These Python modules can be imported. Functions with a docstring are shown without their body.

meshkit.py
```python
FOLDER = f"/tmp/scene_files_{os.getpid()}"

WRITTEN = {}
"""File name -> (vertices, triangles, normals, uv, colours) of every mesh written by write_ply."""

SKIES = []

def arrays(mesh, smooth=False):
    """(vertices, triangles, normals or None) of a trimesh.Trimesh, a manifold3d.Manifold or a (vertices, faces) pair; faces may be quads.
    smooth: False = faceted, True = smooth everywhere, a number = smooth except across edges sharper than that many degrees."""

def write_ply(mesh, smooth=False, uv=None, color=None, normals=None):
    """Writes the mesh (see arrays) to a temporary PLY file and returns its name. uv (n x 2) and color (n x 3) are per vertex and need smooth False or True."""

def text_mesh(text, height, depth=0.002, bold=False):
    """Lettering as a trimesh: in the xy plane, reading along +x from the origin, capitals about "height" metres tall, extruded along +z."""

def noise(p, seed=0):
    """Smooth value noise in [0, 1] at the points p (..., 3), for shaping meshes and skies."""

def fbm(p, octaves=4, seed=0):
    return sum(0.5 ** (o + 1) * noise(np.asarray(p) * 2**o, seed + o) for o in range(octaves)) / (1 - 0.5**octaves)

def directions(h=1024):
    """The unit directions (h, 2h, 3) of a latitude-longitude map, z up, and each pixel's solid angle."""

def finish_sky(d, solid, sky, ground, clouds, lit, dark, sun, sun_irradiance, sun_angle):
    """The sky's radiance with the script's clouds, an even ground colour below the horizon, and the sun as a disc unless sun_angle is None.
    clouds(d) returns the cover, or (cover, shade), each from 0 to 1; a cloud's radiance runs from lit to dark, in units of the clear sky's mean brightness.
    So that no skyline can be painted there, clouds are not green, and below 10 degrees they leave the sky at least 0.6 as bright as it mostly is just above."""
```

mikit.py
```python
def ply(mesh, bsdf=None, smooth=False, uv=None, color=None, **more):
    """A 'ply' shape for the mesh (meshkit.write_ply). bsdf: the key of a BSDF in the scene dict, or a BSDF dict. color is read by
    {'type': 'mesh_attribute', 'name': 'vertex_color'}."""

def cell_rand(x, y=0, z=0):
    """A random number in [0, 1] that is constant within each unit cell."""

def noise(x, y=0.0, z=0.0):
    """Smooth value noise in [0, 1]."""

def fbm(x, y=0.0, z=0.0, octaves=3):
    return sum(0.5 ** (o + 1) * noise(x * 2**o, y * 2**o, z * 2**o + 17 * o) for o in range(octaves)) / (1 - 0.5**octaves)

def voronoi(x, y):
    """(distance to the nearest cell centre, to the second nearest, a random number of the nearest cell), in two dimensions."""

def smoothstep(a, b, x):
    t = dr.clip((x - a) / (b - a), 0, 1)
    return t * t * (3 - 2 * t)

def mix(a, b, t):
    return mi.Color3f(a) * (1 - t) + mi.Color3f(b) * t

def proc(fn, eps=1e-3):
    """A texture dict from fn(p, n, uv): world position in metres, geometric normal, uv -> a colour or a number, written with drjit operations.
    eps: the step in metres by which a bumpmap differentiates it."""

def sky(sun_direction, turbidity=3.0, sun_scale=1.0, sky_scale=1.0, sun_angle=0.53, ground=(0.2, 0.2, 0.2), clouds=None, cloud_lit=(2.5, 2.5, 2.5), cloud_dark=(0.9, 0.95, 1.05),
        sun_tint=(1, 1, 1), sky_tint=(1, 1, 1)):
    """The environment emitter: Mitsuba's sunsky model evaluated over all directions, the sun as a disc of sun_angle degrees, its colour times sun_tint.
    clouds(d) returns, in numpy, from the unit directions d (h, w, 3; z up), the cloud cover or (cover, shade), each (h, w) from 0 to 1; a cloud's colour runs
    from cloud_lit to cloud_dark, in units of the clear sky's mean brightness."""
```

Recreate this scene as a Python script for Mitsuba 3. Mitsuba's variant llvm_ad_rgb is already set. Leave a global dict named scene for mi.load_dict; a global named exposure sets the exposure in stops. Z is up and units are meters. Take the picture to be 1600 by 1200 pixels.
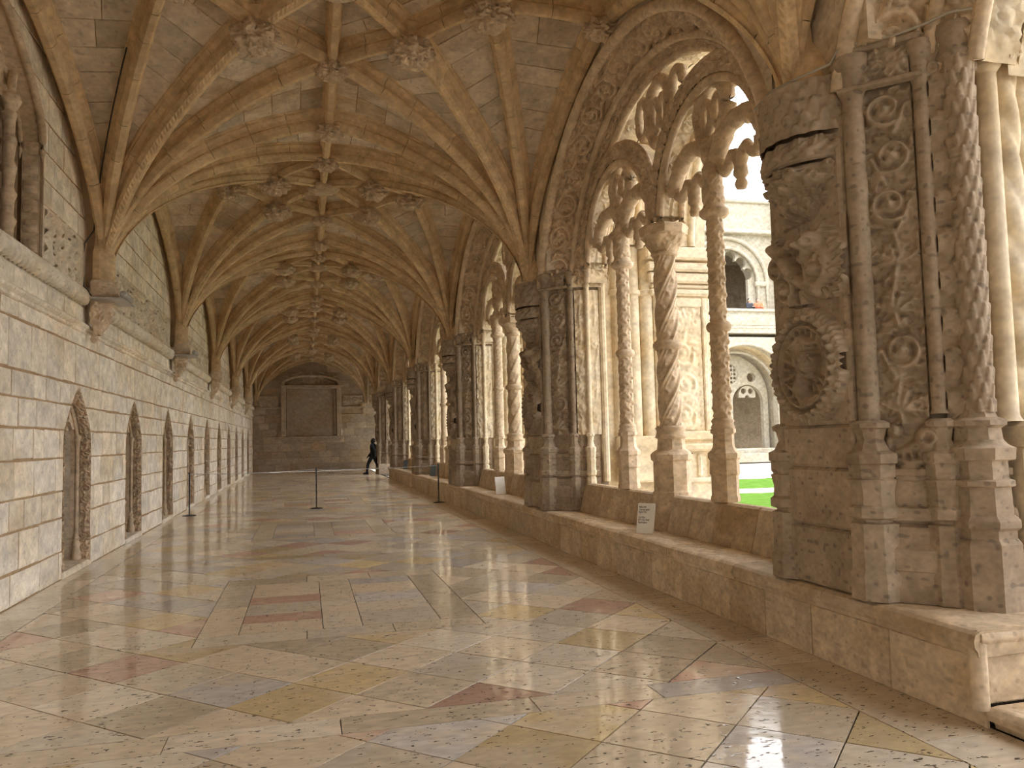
import math
import numpy as np, trimesh, shapely, manifold3d as m3
from shapely import affinity
from shapely.geometry import Polygon, box as sbox, Point
import mitsuba as mi, drjit as dr, mikit, meshkit
from mikit import proc, noise, fbm, smoothstep, mix

T = mi.ScalarTransform4f
PI = math.pi
scene, labels = {}, {}

# ------------------------------------------------------------------ camera, sky, exposure
F_PX, YAW, PITCH, ROLL, EYE = 1248.0, 0.2535, 0.0683, 0.0238, np.array([0.0, 0.0, 1.65])
_d = np.array([math.sin(YAW) * math.cos(PITCH), math.cos(YAW) * math.cos(PITCH), math.sin(PITCH)])
_r = np.cross(_d, [0, 0, 1]); _r /= np.linalg.norm(_r); _u = np.cross(_r, _d)
_up = math.sin(ROLL) * _r + math.cos(ROLL) * _u
scene['camera'] = {'type': 'perspective', 'fov': math.degrees(2 * math.atan(800 / F_PX)), 'fov_axis': 'x', 'near_clip': 0.05, 'far_clip': 500.0,
                   'to_world': T().look_at(origin=EYE.tolist(), target=(EYE + _d).tolist(), up=_up.tolist())}


def overcast(d):
    """An even white cloud layer, with soft lighter and greyer patches."""
    n = meshkit.fbm(d * np.array([2.2, 2.2, 4.0]), 4, seed=3)
    return np.ones(d.shape[:2]), np.clip(0.15 + 0.5 * (n - 0.35), 0, 1)


scene['sky'] = mikit.sky((0.45, 0.25, 0.85), turbidity=4.0, sun_scale=0.0, sky_scale=1.0, clouds=overcast,
                         cloud_lit=(2.6, 2.6, 2.65), cloud_dark=(1.7, 1.74, 1.82), ground=(0.3, 0.28, 0.24))
exposure = 3.85

# ------------------------------------------------------------------ dimensions (metres; corridor runs along +y, courtyard on +x)
S, Y0 = 7.359, 5.081            # pier spacing, y of the first pier in view
XL, XC = -3.02, 0.37             # inner wall, middle of the vault
XB = 3.62                       # front of the bench seat
YE = Y0 + 6 * S                 # end wall
BEND = 36.4                     # where the bench stops
ZS, ZV = 3.95, 7.25             # springing, top of the vault space
PY = lambda n: Y0 + n * S
BAYC = lambda k: Y0 + (k + 0.5) * S


# ------------------------------------------------------------------ materials
def rgb(c):
    return {'type': 'rgb', 'value': list(c)}


def stone(name, base, dark, warm, scale=1.0, pit=0.35, rough=0.8, bump=0.004, tone=0.28, spec=0.25, grain=26.0, streak=0.0):
    """Limestone: mottled, stained patches and small dark pits; every block has its own tone (uv.x) and warmth (uv.y)."""
    def col(p, n, uv):
        a = fbm(p.x * 1.3 * scale, p.y * 1.3 * scale, p.z * 1.3 * scale, 3)
        b = fbm(p.x * 7 * scale + 9, p.y * 7 * scale, p.z * 7 * scale, 2)
        q = noise(p.x * grain + 3, p.y * grain, p.z * grain)
        c = mix(base, warm, dr.clip(smoothstep(0.38, 0.7, a) * 0.75 + (uv.y - 0.5) * 0.9, 0, 1))
        f = fbm(p.x * 23 * scale, p.y * 23 * scale + 5, p.z * 23 * scale, 2)
        c = c * ((1 - tone / 2) + tone * uv.x) * (0.74 + 0.52 * b) * (0.80 + 0.40 * f)
        if streak:      # runs of old dirt and lichen with ragged edges
            v = noise(p.x * 13, p.y * 13, p.z * 1.6) * 0.6 + 0.4 * fbm(p.x * 30, p.y * 30, p.z * 9, 2)
            c = mix(c, dark, streak * smoothstep(0.46, 0.72, v) * smoothstep(0.35, 0.7, b + 0.1))
        return mix(c, dark, pit * smoothstep(0.64, 0.80, q * 0.7 + 0.3 * f))

    def hgt(p, n, uv):
        return fbm(p.x * 11 * scale, p.y * 11 * scale, p.z * 11 * scale, 3) - 0.6 * smoothstep(0.66, 0.85, noise(p.x * grain + 3, p.y * grain, p.z * grain))

    inner = {'type': 'principled', 'base_color': proc(col), 'roughness': rough, 'specular': spec}
    scene[name] = {'type': 'twosided', 'b': {'type': 'bumpmap', 'arbitrary': proc(hgt, 0.004), 'scale': bump, 'b': inner} if bump else inner}


stone('stone_wall', (0.72, 0.655, 0.54), (0.24, 0.17, 0.10), (0.68, 0.565, 0.40), bump=0.008, tone=0.26)
stone('stone_web', (0.60, 0.51, 0.385), (0.20, 0.14, 0.09), (0.46, 0.34, 0.20), bump=0.010, tone=0.34, grain=20)
stone('stone_rib', (0.61, 0.455, 0.27), (0.20, 0.12, 0.07), (0.50, 0.345, 0.185), bump=0.003, tone=0.22, pit=0.2)
stone('stone_carved', (0.59, 0.465, 0.325), (0.14, 0.10, 0.07), (0.49, 0.37, 0.235), bump=0.003, tone=0.2, scale=1.4, pit=0.3)
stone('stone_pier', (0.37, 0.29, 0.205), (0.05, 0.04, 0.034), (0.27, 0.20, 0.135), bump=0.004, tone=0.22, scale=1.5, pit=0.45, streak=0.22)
stone('stone_outer', (0.64, 0.55, 0.40), (0.35, 0.29, 0.2), (0.60, 0.47, 0.29), bump=0.002, tone=0.16, pit=0.15)
stone('stone_facade', (0.44, 0.40, 0.32), (0.4, 0.33, 0.24), (0.41, 0.355, 0.26), bump=0, tone=0.14, pit=0.1)
stone('stone_bench', (0.55, 0.44, 0.31), (0.16, 0.11, 0.07), (0.47, 0.34, 0.20), bump=0.005, tone=0.26, scale=1.6, streak=0.22)
stone('stone_end', (0.50, 0.42, 0.32), (0.15, 0.1, 0.07), (0.46, 0.34, 0.22), bump=0.005, tone=0.4)


def mortar_col(p, n, uv):
    return mix((0.34, 0.22, 0.12), (0.50, 0.37, 0.23), fbm(p.x * 9, p.y * 9, p.z * 9, 2))


scene['mortar'] = {'type': 'twosided', 'b': {'type': 'diffuse', 'reflectance': proc(mortar_col)}}
scene['joint_dark'] = {'type': 'twosided', 'b': {'type': 'diffuse', 'reflectance': rgb((0.05, 0.038, 0.028))}}

TILE_COLOURS = [(0.60, 0.51, 0.375), (0.64, 0.565, 0.45), (0.55, 0.515, 0.47), (0.60, 0.475, 0.27), (0.53, 0.35, 0.27)]


def tile_col(p, n, uv):
    """Polished travertine and lioz: uv.x picks the stone, uv.y its tone; veins, clouded colour and open pits."""
    c = mi.Color3f(*TILE_COLOURS[0])
    for k, e in ((1, 0.34), (2, 0.62), (3, 0.76), (4, 0.885)):
        c = mix(c, TILE_COLOURS[k], dr.select(uv.x > e, mi.Float(1), mi.Float(0)))
    a = fbm(p.x * 3.1 + 40 * uv.y, p.y * 3.1, 7 * uv.x, 3)
    c = mix(c, (0.64, 0.54, 0.40), 0.75 * smoothstep(0.45, 0.72, a))
    v = fbm(p.x * 14 + 60 * uv.y, p.y * 30, 3 * uv.x, 2)
    c = c * (0.72 + 0.34 * uv.y) * (0.8 + 0.4 * v)
    q = noise(p.x * 26 + 80 * uv.y, p.y * 62, 0) * 0.65 + 0.35 * noise(p.x * 60, p.y * 120 + 5, 0)
    return mix(c, (0.045, 0.032, 0.024), 0.9 * smoothstep(0.775, 0.83, q))


def tile_h(p, n, uv):
    q = noise(p.x * 26 + 80 * uv.y, p.y * 62, 0) * 0.65 + 0.35 * noise(p.x * 60, p.y * 120 + 5, 0)
    return 0.5 * fbm(p.x * 3.2, p.y * 3.2, 5 * uv.y, 2) + 0.09 * noise(p.x * 21, p.y * 21, 2) - 0.25 * smoothstep(0.75, 0.83, q)


def tile_rough(p, n, uv):
    return 0.05 + 0.11 * smoothstep(0.35, 0.75, fbm(p.x * 2.3, p.y * 2.3, 4, 3))


scene['floor_tile'] = {'type': 'twosided', 'b': {'type': 'bumpmap', 'arbitrary': proc(tile_h, 0.003), 'scale': 0.0045,
                       'b': {'type': 'principled', 'base_color': proc(tile_col), 'roughness': proc(tile_rough), 'specular': 0.7}}}


def plain(name, c, rough=0.6, metallic=0.0, spec=0.4):
    scene[name] = {'type': 'twosided', 'b': {'type': 'principled', 'base_color': rgb(c), 'roughness': rough, 'metallic': metallic, 'specular': spec}}


plain('black_metal', (0.02, 0.021, 0.024), 0.35)
plain('grey_metal', (0.42, 0.41, 0.38), 0.4, 0.3)
plain('cord_white', (0.55, 0.55, 0.53), 0.8)
plain('cable_dark', (0.05, 0.045, 0.04), 0.6)
plain('cable_pale', (0.36, 0.32, 0.25), 0.6)
plain('sign_white', (0.80, 0.77, 0.70), 0.5)
plain('sign_blue', (0.16, 0.22, 0.31), 0.5)
plain('print_black', (0.03, 0.03, 0.03), 0.6)
plain('skin', (0.55, 0.34, 0.25), 0.6)
plain('hair_dark', (0.02, 0.015, 0.012), 0.6)
plain('cloth_black', (0.013, 0.013, 0.015), 0.85)
plain('cloth_navy', (0.03, 0.06, 0.16), 0.85)
plain('cloth_grey', (0.05, 0.05, 0.065), 0.85)
plain('cloth_orange', (0.72, 0.20, 0.10), 0.85)
plain('cloth_pink', (0.60, 0.13, 0.25), 0.85)
plain('brown_wood', (0.22, 0.13, 0.08), 0.7)


def grass_col(p, n, uv):
    a = fbm(p.x * 5, p.y * 5, 0, 3)
    return mix((0.09, 0.20, 0.03), (0.17, 0.30, 0.06), a)


scene['grass'] = {'type': 'twosided', 'b': {'type': 'diffuse', 'reflectance': proc(grass_col)}}


def path_col(p, n, uv):
    return mix((0.52, 0.48, 0.40), (0.66, 0.61, 0.52), fbm(p.x * 4, p.y * 4, 0, 3))


scene['path_gravel'] = {'type': 'twosided', 'b': {'type': 'diffuse', 'reflectance': proc(path_col)}}


# ------------------------------------------------------------------ helpers
def cat(ms):
    """Joins (vertices, triangles) pairs."""
    vs, fs, n = [], [], 0
    for v, f in ms:
        vs.append(np.asarray(v, float)); fs.append(np.asarray(f, int) + n); n += len(v)
    return np.vstack(vs), np.vstack(fs)


def shape(mesh, bsdf, smooth=False, tone=(0.5, 0.5)):
    if hasattr(mesh, 'to_mesh'):
        m = mesh.to_mesh(); mesh = (np.array(m.vert_properties[:, :3]), np.array(m.tri_verts))
    if isinstance(mesh, trimesh.Trimesh):
        mesh = (np.array(mesh.vertices), np.array(mesh.faces))
    v, f = mesh
    if smooth is not False and smooth is not True:
        t = trimesh.graph.smooth_shade(trimesh.Trimesh(v, f, process=False), angle=math.radians(smooth), facet_minarea=None)
        v, f, smooth = np.array(t.vertices), np.array(t.faces), True
    uv = np.tile(np.asarray(tone, float), (len(v), 1)) if np.ndim(tone) == 1 else np.asarray(tone)
    return mikit.ply((v, f), bsdf, smooth=smooth, uv=uv)


def key_for(name):
    if name not in scene and name not in labels:
        return name
    i = KEYS.get(name, 0) + 1
    while f'{name}_{i:03d}' in scene or f'{name}_{i:03d}' in labels:
        i += 1
    KEYS[name] = i
    return f'{name}_{i:03d}'


KEYS = {}


def add(name, sh, at=None, parent=None, **more):
    k = key_for((parent + '__' if parent else '') + name)
    scene[k] = dict(sh) if at is None else {**sh, 'to_world': at if isinstance(at, T) else T().translate([float(x) for x in at])}
    if more:
        labels[k] = more
    return k


def thing(name, label, category, group=None):
    k = key_for(name)
    labels[k] = {'label': label, 'category': category, **({'group': group} if group else {})}
    return k


def pier_frame(n):
    """Pier parts are drawn for a 6.9 m bay: set 0.15 m farther out and stretched to this arcade's bay."""
    return T().translate([0.15, PY(n), 0]).scale([1.0, 1.067, 1.015])


def bay_frame(k):
    return T().translate([0.15, BAYC(k), 0]).scale([1.0, 1.05, 1.015])


def structure(name, label):
    labels[name] = {'label': label, 'kind': 'structure'}
    return name


def grid(P, close_u=False, close_v=False, flip=False):
    """Mesh of a (rows, columns, 3) array of points."""
    P = np.asarray(P, float)
    n, m = P.shape[:2]
    idx = np.arange(n * m).reshape(n, m)
    if close_v: idx = np.vstack([idx, idx[:1]])
    if close_u: idx = np.hstack([idx, idx[:, :1]])
    a, b, c, d = idx[:-1, :-1].ravel(), idx[:-1, 1:].ravel(), idx[1:, 1:].ravel(), idx[1:, :-1].ravel()
    f = np.vstack([np.stack([a, b, c], 1), np.stack([a, c, d], 1)])
    return P.reshape(-1, 3), (f[:, ::-1] if flip else f)


def sweep(P, A, B, prof, closed=True, loop=False):
    """Sweeps the profile (k, 2) along the points P; A and B are the profile's axes at each point."""
    P, A, B, prof = (np.asarray(x, float) for x in (P, A, B, prof))
    G = P[:, None] + prof[None, :, :1] * A[:, None] + prof[None, :, 1:] * B[:, None]
    return grid(G, close_u=closed, close_v=loop)


def circle(r, n=10, a0=0.0, a1=2 * PI):
    a = np.linspace(a0, a1, n, endpoint=abs(a1 - a0 - 2 * PI) > 1e-6)
    return np.stack([r * np.cos(a), r * np.sin(a)], 1)


def tube(P, r, n=8, cap=True):
    """A round tube of radius r (number or one per point) along the polyline P."""
    P = np.asarray(P, float); r = np.broadcast_to(np.asarray(r, float), (len(P),))
    t = np.gradient(P, axis=0); t /= np.linalg.norm(t, axis=1, keepdims=True) + 1e-12
    ref = np.array([0.0, 0, 1]) if abs(t[:, 2]).mean() < 0.8 else np.array([1.0, 0, 0])
    a = np.cross(t, ref); a /= np.linalg.norm(a, axis=1, keepdims=True) + 1e-12
    b = np.cross(t, a)
    ang = np.arange(n) * 2 * PI / n
    G = P[:, None] + r[:, None, None] * (np.cos(ang)[None, :, None] * a[:, None] + np.sin(ang)[None, :, None] * b[:, None])
    v, f = grid(G, close_u=True)
    if cap:
        v = np.vstack([v, P[:1], P[-1:]]); k = len(v); m = len(P); i = np.arange(n); j = (i + 1) % n
        f = np.vstack([f, np.stack([i, np.full(n, k - 2), j], 1), np.stack([(m - 1) * n + i, (m - 1) * n + j, np.full(n, k - 1)], 1)])
    return v, f


def lathe(prof, c=(0, 0), n=24, a0=0.0, a1=2 * PI, rot=0.0):
    """Revolves (radius, z) points round the vertical axis at c; few sides give a prism."""
    prof = np.asarray(prof, float)
    full = abs(a1 - a0 - 2 * PI) < 1e-6
    a = np.linspace(a0, a1, n, endpoint=not full) + rot
    G = np.stack([c[0] + prof[:, :1] * np.cos(a), c[1] + prof[:, :1] * np.sin(a), np.repeat(prof[:, 1:], n, 1)], -1)
    return grid(G, close_u=full, flip=False)


def box(x0, x1, y0, y1, z0, z1):
    v = np.array([[x, y, z] for x in (x0, x1) for y in (y0, y1) for z in (z0, z1)], float)
    f = np.array([[0, 1, 3], [0, 3, 2], [4, 6, 7], [4, 7, 5], [0, 4, 5], [0, 5, 1], [2, 3, 7], [2, 7, 6], [0, 2, 6], [0, 6, 4], [1, 5, 7], [1, 7, 3]])
    return v, f


def room(x0, x1, y0, y1, z0, z1):
    """The inside of a small chamber, open towards +x."""
    v, f = box(x0, x1, y0, y1, z0, z1)
    return v, f[~(v[f][:, :, 0] > x1 - 1e-9).all(1)]


def rbox(x0, x1, y0, y1, z0, z1, r=0.01):
    """A box with chamfered edges."""
    r = min(r, 0.3 * min(x1 - x0, y1 - y0, z1 - z0))
    pts = []
    for sx, x in ((1, x0), (-1, x1)):
        for sy, y in ((1, y0), (-1, y1)):
            for sz, z in ((1, z0), (-1, z1)):
                pts += [(x + sx * r, y + sy * r, z), (x + sx * r, y, z + sz * r), (x, y + sy * r, z + sz * r)]
    t = trimesh.convex.convex_hull(np.array(pts))
    return np.array(t.vertices), np.array(t.faces)


def extrude(poly, h0, h1, axes='xyz'):
    """The shapely polygon pulled from h0 to h1; axes: where its two coordinates and the height go."""
    out = []
    for g in getattr(poly, 'geoms', [poly]):
        if g.is_empty or g.area < 1e-6: continue
        t = trimesh.creation.extrude_polygon(g, h1 - h0, engine='earcut')
        v = np.array(t.vertices); v[:, 2] += h0
        w = np.zeros_like(v)
        for i, a in enumerate(axes): w[:, 'xyz'.index(a)] = v[:, i]
        f = np.array(t.faces)
        if axes in ('yxz', 'xzy', 'zyx'): f = f[:, ::-1]
        out.append((w, f))
    return cat(out)


def slab_stone(q, nrm, proud=0.0, ch=0.006, depth=0.03):
    """One dressed stone: the quad q (4, 3) as a raised face with chamfered arrises and sides; nrm points out."""
    q = np.asarray(q, float); nrm = np.asarray(nrm, float); c = q.mean(0)
    ins = []
    for i in range(4):
        a = q[i - 1] - q[i]; b = q[(i + 1) % 4] - q[i]
        ins.append(q[i] + ch * (a / (np.linalg.norm(a) + 1e-9) + b / (np.linalg.norm(b) + 1e-9)))
    f0 = np.array(ins) + nrm * proud
    v = np.vstack([f0, q + nrm * (proud - ch), q - nrm * depth, c + nrm * (proud + 0.002)])
    f = [[12, i, (i + 1) % 4] for i in range(4)]
    for i in range(4):
        j = (i + 1) % 4
        f += [[i, 4 + i, 4 + j], [i, 4 + j, j], [4 + i, 8 + i, 8 + j], [4 + i, 8 + j, 4 + j]]
    f = np.array(f)
    if np.dot(np.cross(q[1] - q[0], q[2] - q[0]), nrm) < 0: f = f[:, ::-1]
    return v, f


def poly_stone(poly, place, ch=0.004, depth=0.02, proud=0.0):
    """A flat stone of any outline: face, chamfer ring and sides; place(points2d, height) puts it in space."""
    ms = []
    for g in getattr(poly, 'geoms', [poly]):
        if g.is_empty or g.geom_type != 'Polygon' or g.area < 4e-4: continue
        g = shapely.geometry.polygon.orient(g.simplify(0.002), 1.0)
        o = np.array(g.exterior.coords)[:-1]
        n = len(o)
        e1 = o - np.roll(o, 1, 0); e2 = np.roll(o, -1, 0) - o
        n1 = np.stack([-e1[:, 1], e1[:, 0]], 1); n2 = np.stack([-e2[:, 1], e2[:, 0]], 1)
        n1 /= np.linalg.norm(n1, axis=1, keepdims=True) + 1e-9; n2 /= np.linalg.norm(n2, axis=1, keepdims=True) + 1e-9
        m = n1 + n2; m /= np.maximum((m * n1).sum(1, keepdims=True), 0.35)
        inn = o + ch * m
        tri = trimesh.creation.triangulate_polygon(Polygon(inn).buffer(0) if not Polygon(inn).is_valid else Polygon(inn), engine='earcut')
        tv, tf = np.array(tri[0]), np.array(tri[1])
        i = np.arange(n); j = (i + 1) % n
        v = np.vstack([place(tv, proud), place(inn, proud), place(o, proud - ch), place(o, -depth)])
        k = len(tv)
        f = np.vstack([tf, np.stack([k + i, k + n + i, k + n + j], 1), np.stack([k + i, k + n + j, k + j], 1),
                       np.stack([k + n + i, k + 2 * n + i, k + 2 * n + j], 1), np.stack([k + n + i, k + 2 * n + j, k + n + j], 1)])
        ms.append((v, f))
    return cat(ms) if ms else None


def in_view(v):
    """How large a piece shows in the photograph (square pixels): which of many alike pieces become entries of their own."""
    q = v - EYE; z = q @ _d
    if (z < 0.2).any(): return 0.0
    x = 800 + F_PX * (q @ _r) / z; y = 600 - F_PX * (q @ _u) / z
    x, y = np.clip(x, 0, 1600), np.clip(y, 0, 1200)
    return float((x.max() - x.min()) * (y.max() - y.min()))


def pieces(holder, name, rest, items, bsdf, limit=300, smooth=False):
    """items: (mesh, tone). The largest in view become parts, the others one joined part of kind stuff."""
    order = sorted(range(len(items)), key=lambda i: -in_view(items[i][0][0]))
    keep = [i for i in order[:limit] if in_view(items[i][0][0]) > 25]
    for i in sorted(keep):
        add(name, shape(items[i][0], bsdf, smooth, items[i][1]), parent=holder)
    left = [i for i in range(len(items)) if i not in set(keep)]
    if left:
        m = cat([items[i][0] for i in left])
        tones = np.vstack([np.tile(items[i][1], (len(items[i][0][0]), 1)) for i in left])
        add(rest, shape(m, bsdf, False, tones), parent=holder, kind='stuff')


# ------------------------------------------------------------------ carving: a height field worked with strokes, dabs, leaves and scrolls
class Relief:
    def __init__(self, w, h, res):
        self.w, self.h = w, h
        self.nx, self.ny = max(3, int(round(w / res)) + 1), max(3, int(round(h / res)) + 1)
        self.dx, self.dy = w / (self.nx - 1), h / (self.ny - 1)
        self.H = np.zeros((self.ny, self.nx))

    def dab(self, x, y, r, h, base=0.0):
        i0, i1 = max(0, int((x - r) / self.dx)), min(self.nx, int((x + r) / self.dx) + 2)
        j0, j1 = max(0, int((y - r) / self.dy)), min(self.ny, int((y + r) / self.dy) + 2)
        if i0 >= i1 or j0 >= j1: return
        X, Y = np.arange(i0, i1) * self.dx, np.arange(j0, j1) * self.dy
        d = ((X[None] - x) ** 2 + (Y[:, None] - y) ** 2) / (r * r)
        self.H[j0:j1, i0:i1] = np.maximum(self.H[j0:j1, i0:i1], np.where(d < 1, base + h * np.sqrt(np.clip(1 - d, 0, 1)), 0))

    def pit(self, x, y, r, h):
        i0, i1 = max(0, int((x - r) / self.dx)), min(self.nx, int((x + r) / self.dx) + 2)
        j0, j1 = max(0, int((y - r) / self.dy)), min(self.ny, int((y + r) / self.dy) + 2)
        if i0 >= i1 or j0 >= j1: return
        X, Y = np.arange(i0, i1) * self.dx, np.arange(j0, j1) * self.dy
        d = ((X[None] - x) ** 2 + (Y[:, None] - y) ** 2) / (r * r)
        self.H[j0:j1, i0:i1] -= h * np.clip(1 - d, 0, 1)

    def stroke(self, pts, r0, r1=None, h0=None, h1=None, base=0.0):
        pts = np.asarray(pts, float); r1 = r0 if r1 is None else r1
        h0 = r0 if h0 is None else h0; h1 = h0 * r1 / r0 if h1 is None else h1
        seg = np.linalg.norm(np.diff(pts, axis=0), axis=1); s = np.concatenate([[0], np.cumsum(seg)])
        n = max(2, int(s[-1] / (0.45 * max(min(r0, r1), 0.35 * max(r0, r1)))) + 1)
        for t in np.linspace(0, 1, n):
            self.dab(np.interp(t * s[-1], s, pts[:, 0]), np.interp(t * s[-1], s, pts[:, 1]), r0 + (r1 - r0) * t, h0 + (h1 - h0) * t, base)

    def leaf(self, x, y, a, L, w, h, curl=0.0, lobes=3):
        t = np.linspace(0, 1, 7); ang = a + curl * t
        px, py = x + np.cumsum(np.cos(ang)) * L / 7, y + np.cumsum(np.sin(ang)) * L / 7
        self.stroke(np.stack([px, py], 1), w * 0.30, w * 0.14, h, h * 0.7)
        for k in range(1, lobes + 1):
            i = int(k * 6 / (lobes + 0.6))
            for s in (-1, 1):
                b = ang[i] + s * 0.95; l = w * (0.95 - 0.15 * k)
                self.stroke([(px[i], py[i]), (px[i] + l * math.cos(b), py[i] + l * math.sin(b))], w * 0.22, w * 0.12, h * 0.8, h * 0.55)

    def scroll(self, cx, cy, R, a0, turn, r, h, rng):
        """A stem that curls in on itself round a flower."""
        t = np.linspace(0, 1, 40)
        a, q = a0 + turn * 1.65 * 2 * PI * t * 0.85, R * (1 - 0.72 * t)
        self.stroke(np.stack([cx + q * np.cos(a), cy + q * np.sin(a)], 1), r, r * 0.6, h, h * 0.8)
        k = rng.integers(5, 8)
        for i in range(k):
            b = 2 * PI * i / k + rng.random()
            self.stroke([(cx, cy), (cx + 0.33 * R * math.cos(b), cy + 0.33 * R * math.sin(b))], r * 0.9, r * 0.6, h * 1.05, h * 0.7)
        self.dab(cx, cy, r * 1.3, h * 1.25)

    def mesh(self, place):
        if min(self.nx, self.ny) > 8:                      # worn edges
            P = np.pad(self.H, 1, mode='edge'); P = (P[:-2] + 2 * P[1:-1] + P[2:]) / 4
            self.H = (P[:, :-2] + 2 * P[:, 1:-1] + P[:, 2:]) / 4
        U, V = np.meshgrid(np.arange(self.nx) * self.dx, np.arange(self.ny) * self.dy)
        return grid(place(U, V, self.H))


def rinceau(w, h, res, seed, depth=0.03, unit=None, rough=0.25):
    """A band of leafy scrolls that climb from side to side, as wide as w."""
    rng = np.random.default_rng(seed)
    R = Relief(w, h, res); unit = unit or w * 0.95; n = max(1, int(round(h / unit))); unit = h / n
    for i in range(n):
        s = 1 if i % 2 else -1
        kind = rng.random()
        cx, cy, q = w / 2 + s * 0.04 * w, (i + 0.5) * unit, 0.40 * min(w, unit)
        if kind < 0.68:
            R.scroll(cx, cy, q, -PI / 2 - s * 0.5, s, 0.075 * w, depth, rng)
            R.stroke([(w / 2 - s * 0.1 * w, cy - unit * 0.55), (cx - s * 0.3 * w, cy - 0.25 * unit), (cx - s * q, cy)], 0.06 * w, 0.06 * w, depth * 0.9)
        else:
            R.stroke([(w / 2, cy - 0.5 * unit), (w / 2 + s * 0.1 * w, cy), (w / 2, cy + 0.5 * unit)], 0.07 * w, 0.05 * w, depth)
            for a in np.linspace(0.2, PI - 0.2, 5):
                R.leaf(w / 2, cy - 0.25 * unit, a, 0.5 * w, 0.22 * w, depth, curl=0.5 * s)
        for k in range(9):
            a = rng.random() * 2 * PI
            R.leaf(cx + 1.02 * q * math.cos(a), cy + 1.02 * q * math.sin(a), a + 0.6 * s, 0.27 * w, 0.17 * w, depth * (0.55 + 0.3 * rng.random()), curl=0.9 * s)
        for k in range(4):
            a = 2 * PI * k / 4 + rng.random()
            R.leaf(cx + 0.15 * q * math.cos(a), cy + 0.15 * q * math.sin(a), a, 0.55 * q, 0.5 * q, depth * 0.75, curl=0.8 * s, lobes=2)
        for sx in (0.08, 0.92):
            for k in range(3):
                R.leaf(sx * w, cy + unit * (k / 3 - 0.4), PI / 2 + (0.8 if sx < 0.5 else -0.8), 0.2 * w, 0.13 * w, depth * 0.7, curl=0.5)
    if rough:
        g = meshkit.fbm(np.stack([*np.meshgrid(np.arange(R.nx) * R.dx * 28, np.arange(R.ny) * R.dy * 28)] + [np.full((R.ny, R.nx), seed * 3.7)], -1), 3)
        R.H += depth * rough * (g - 0.5)
    return R


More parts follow.
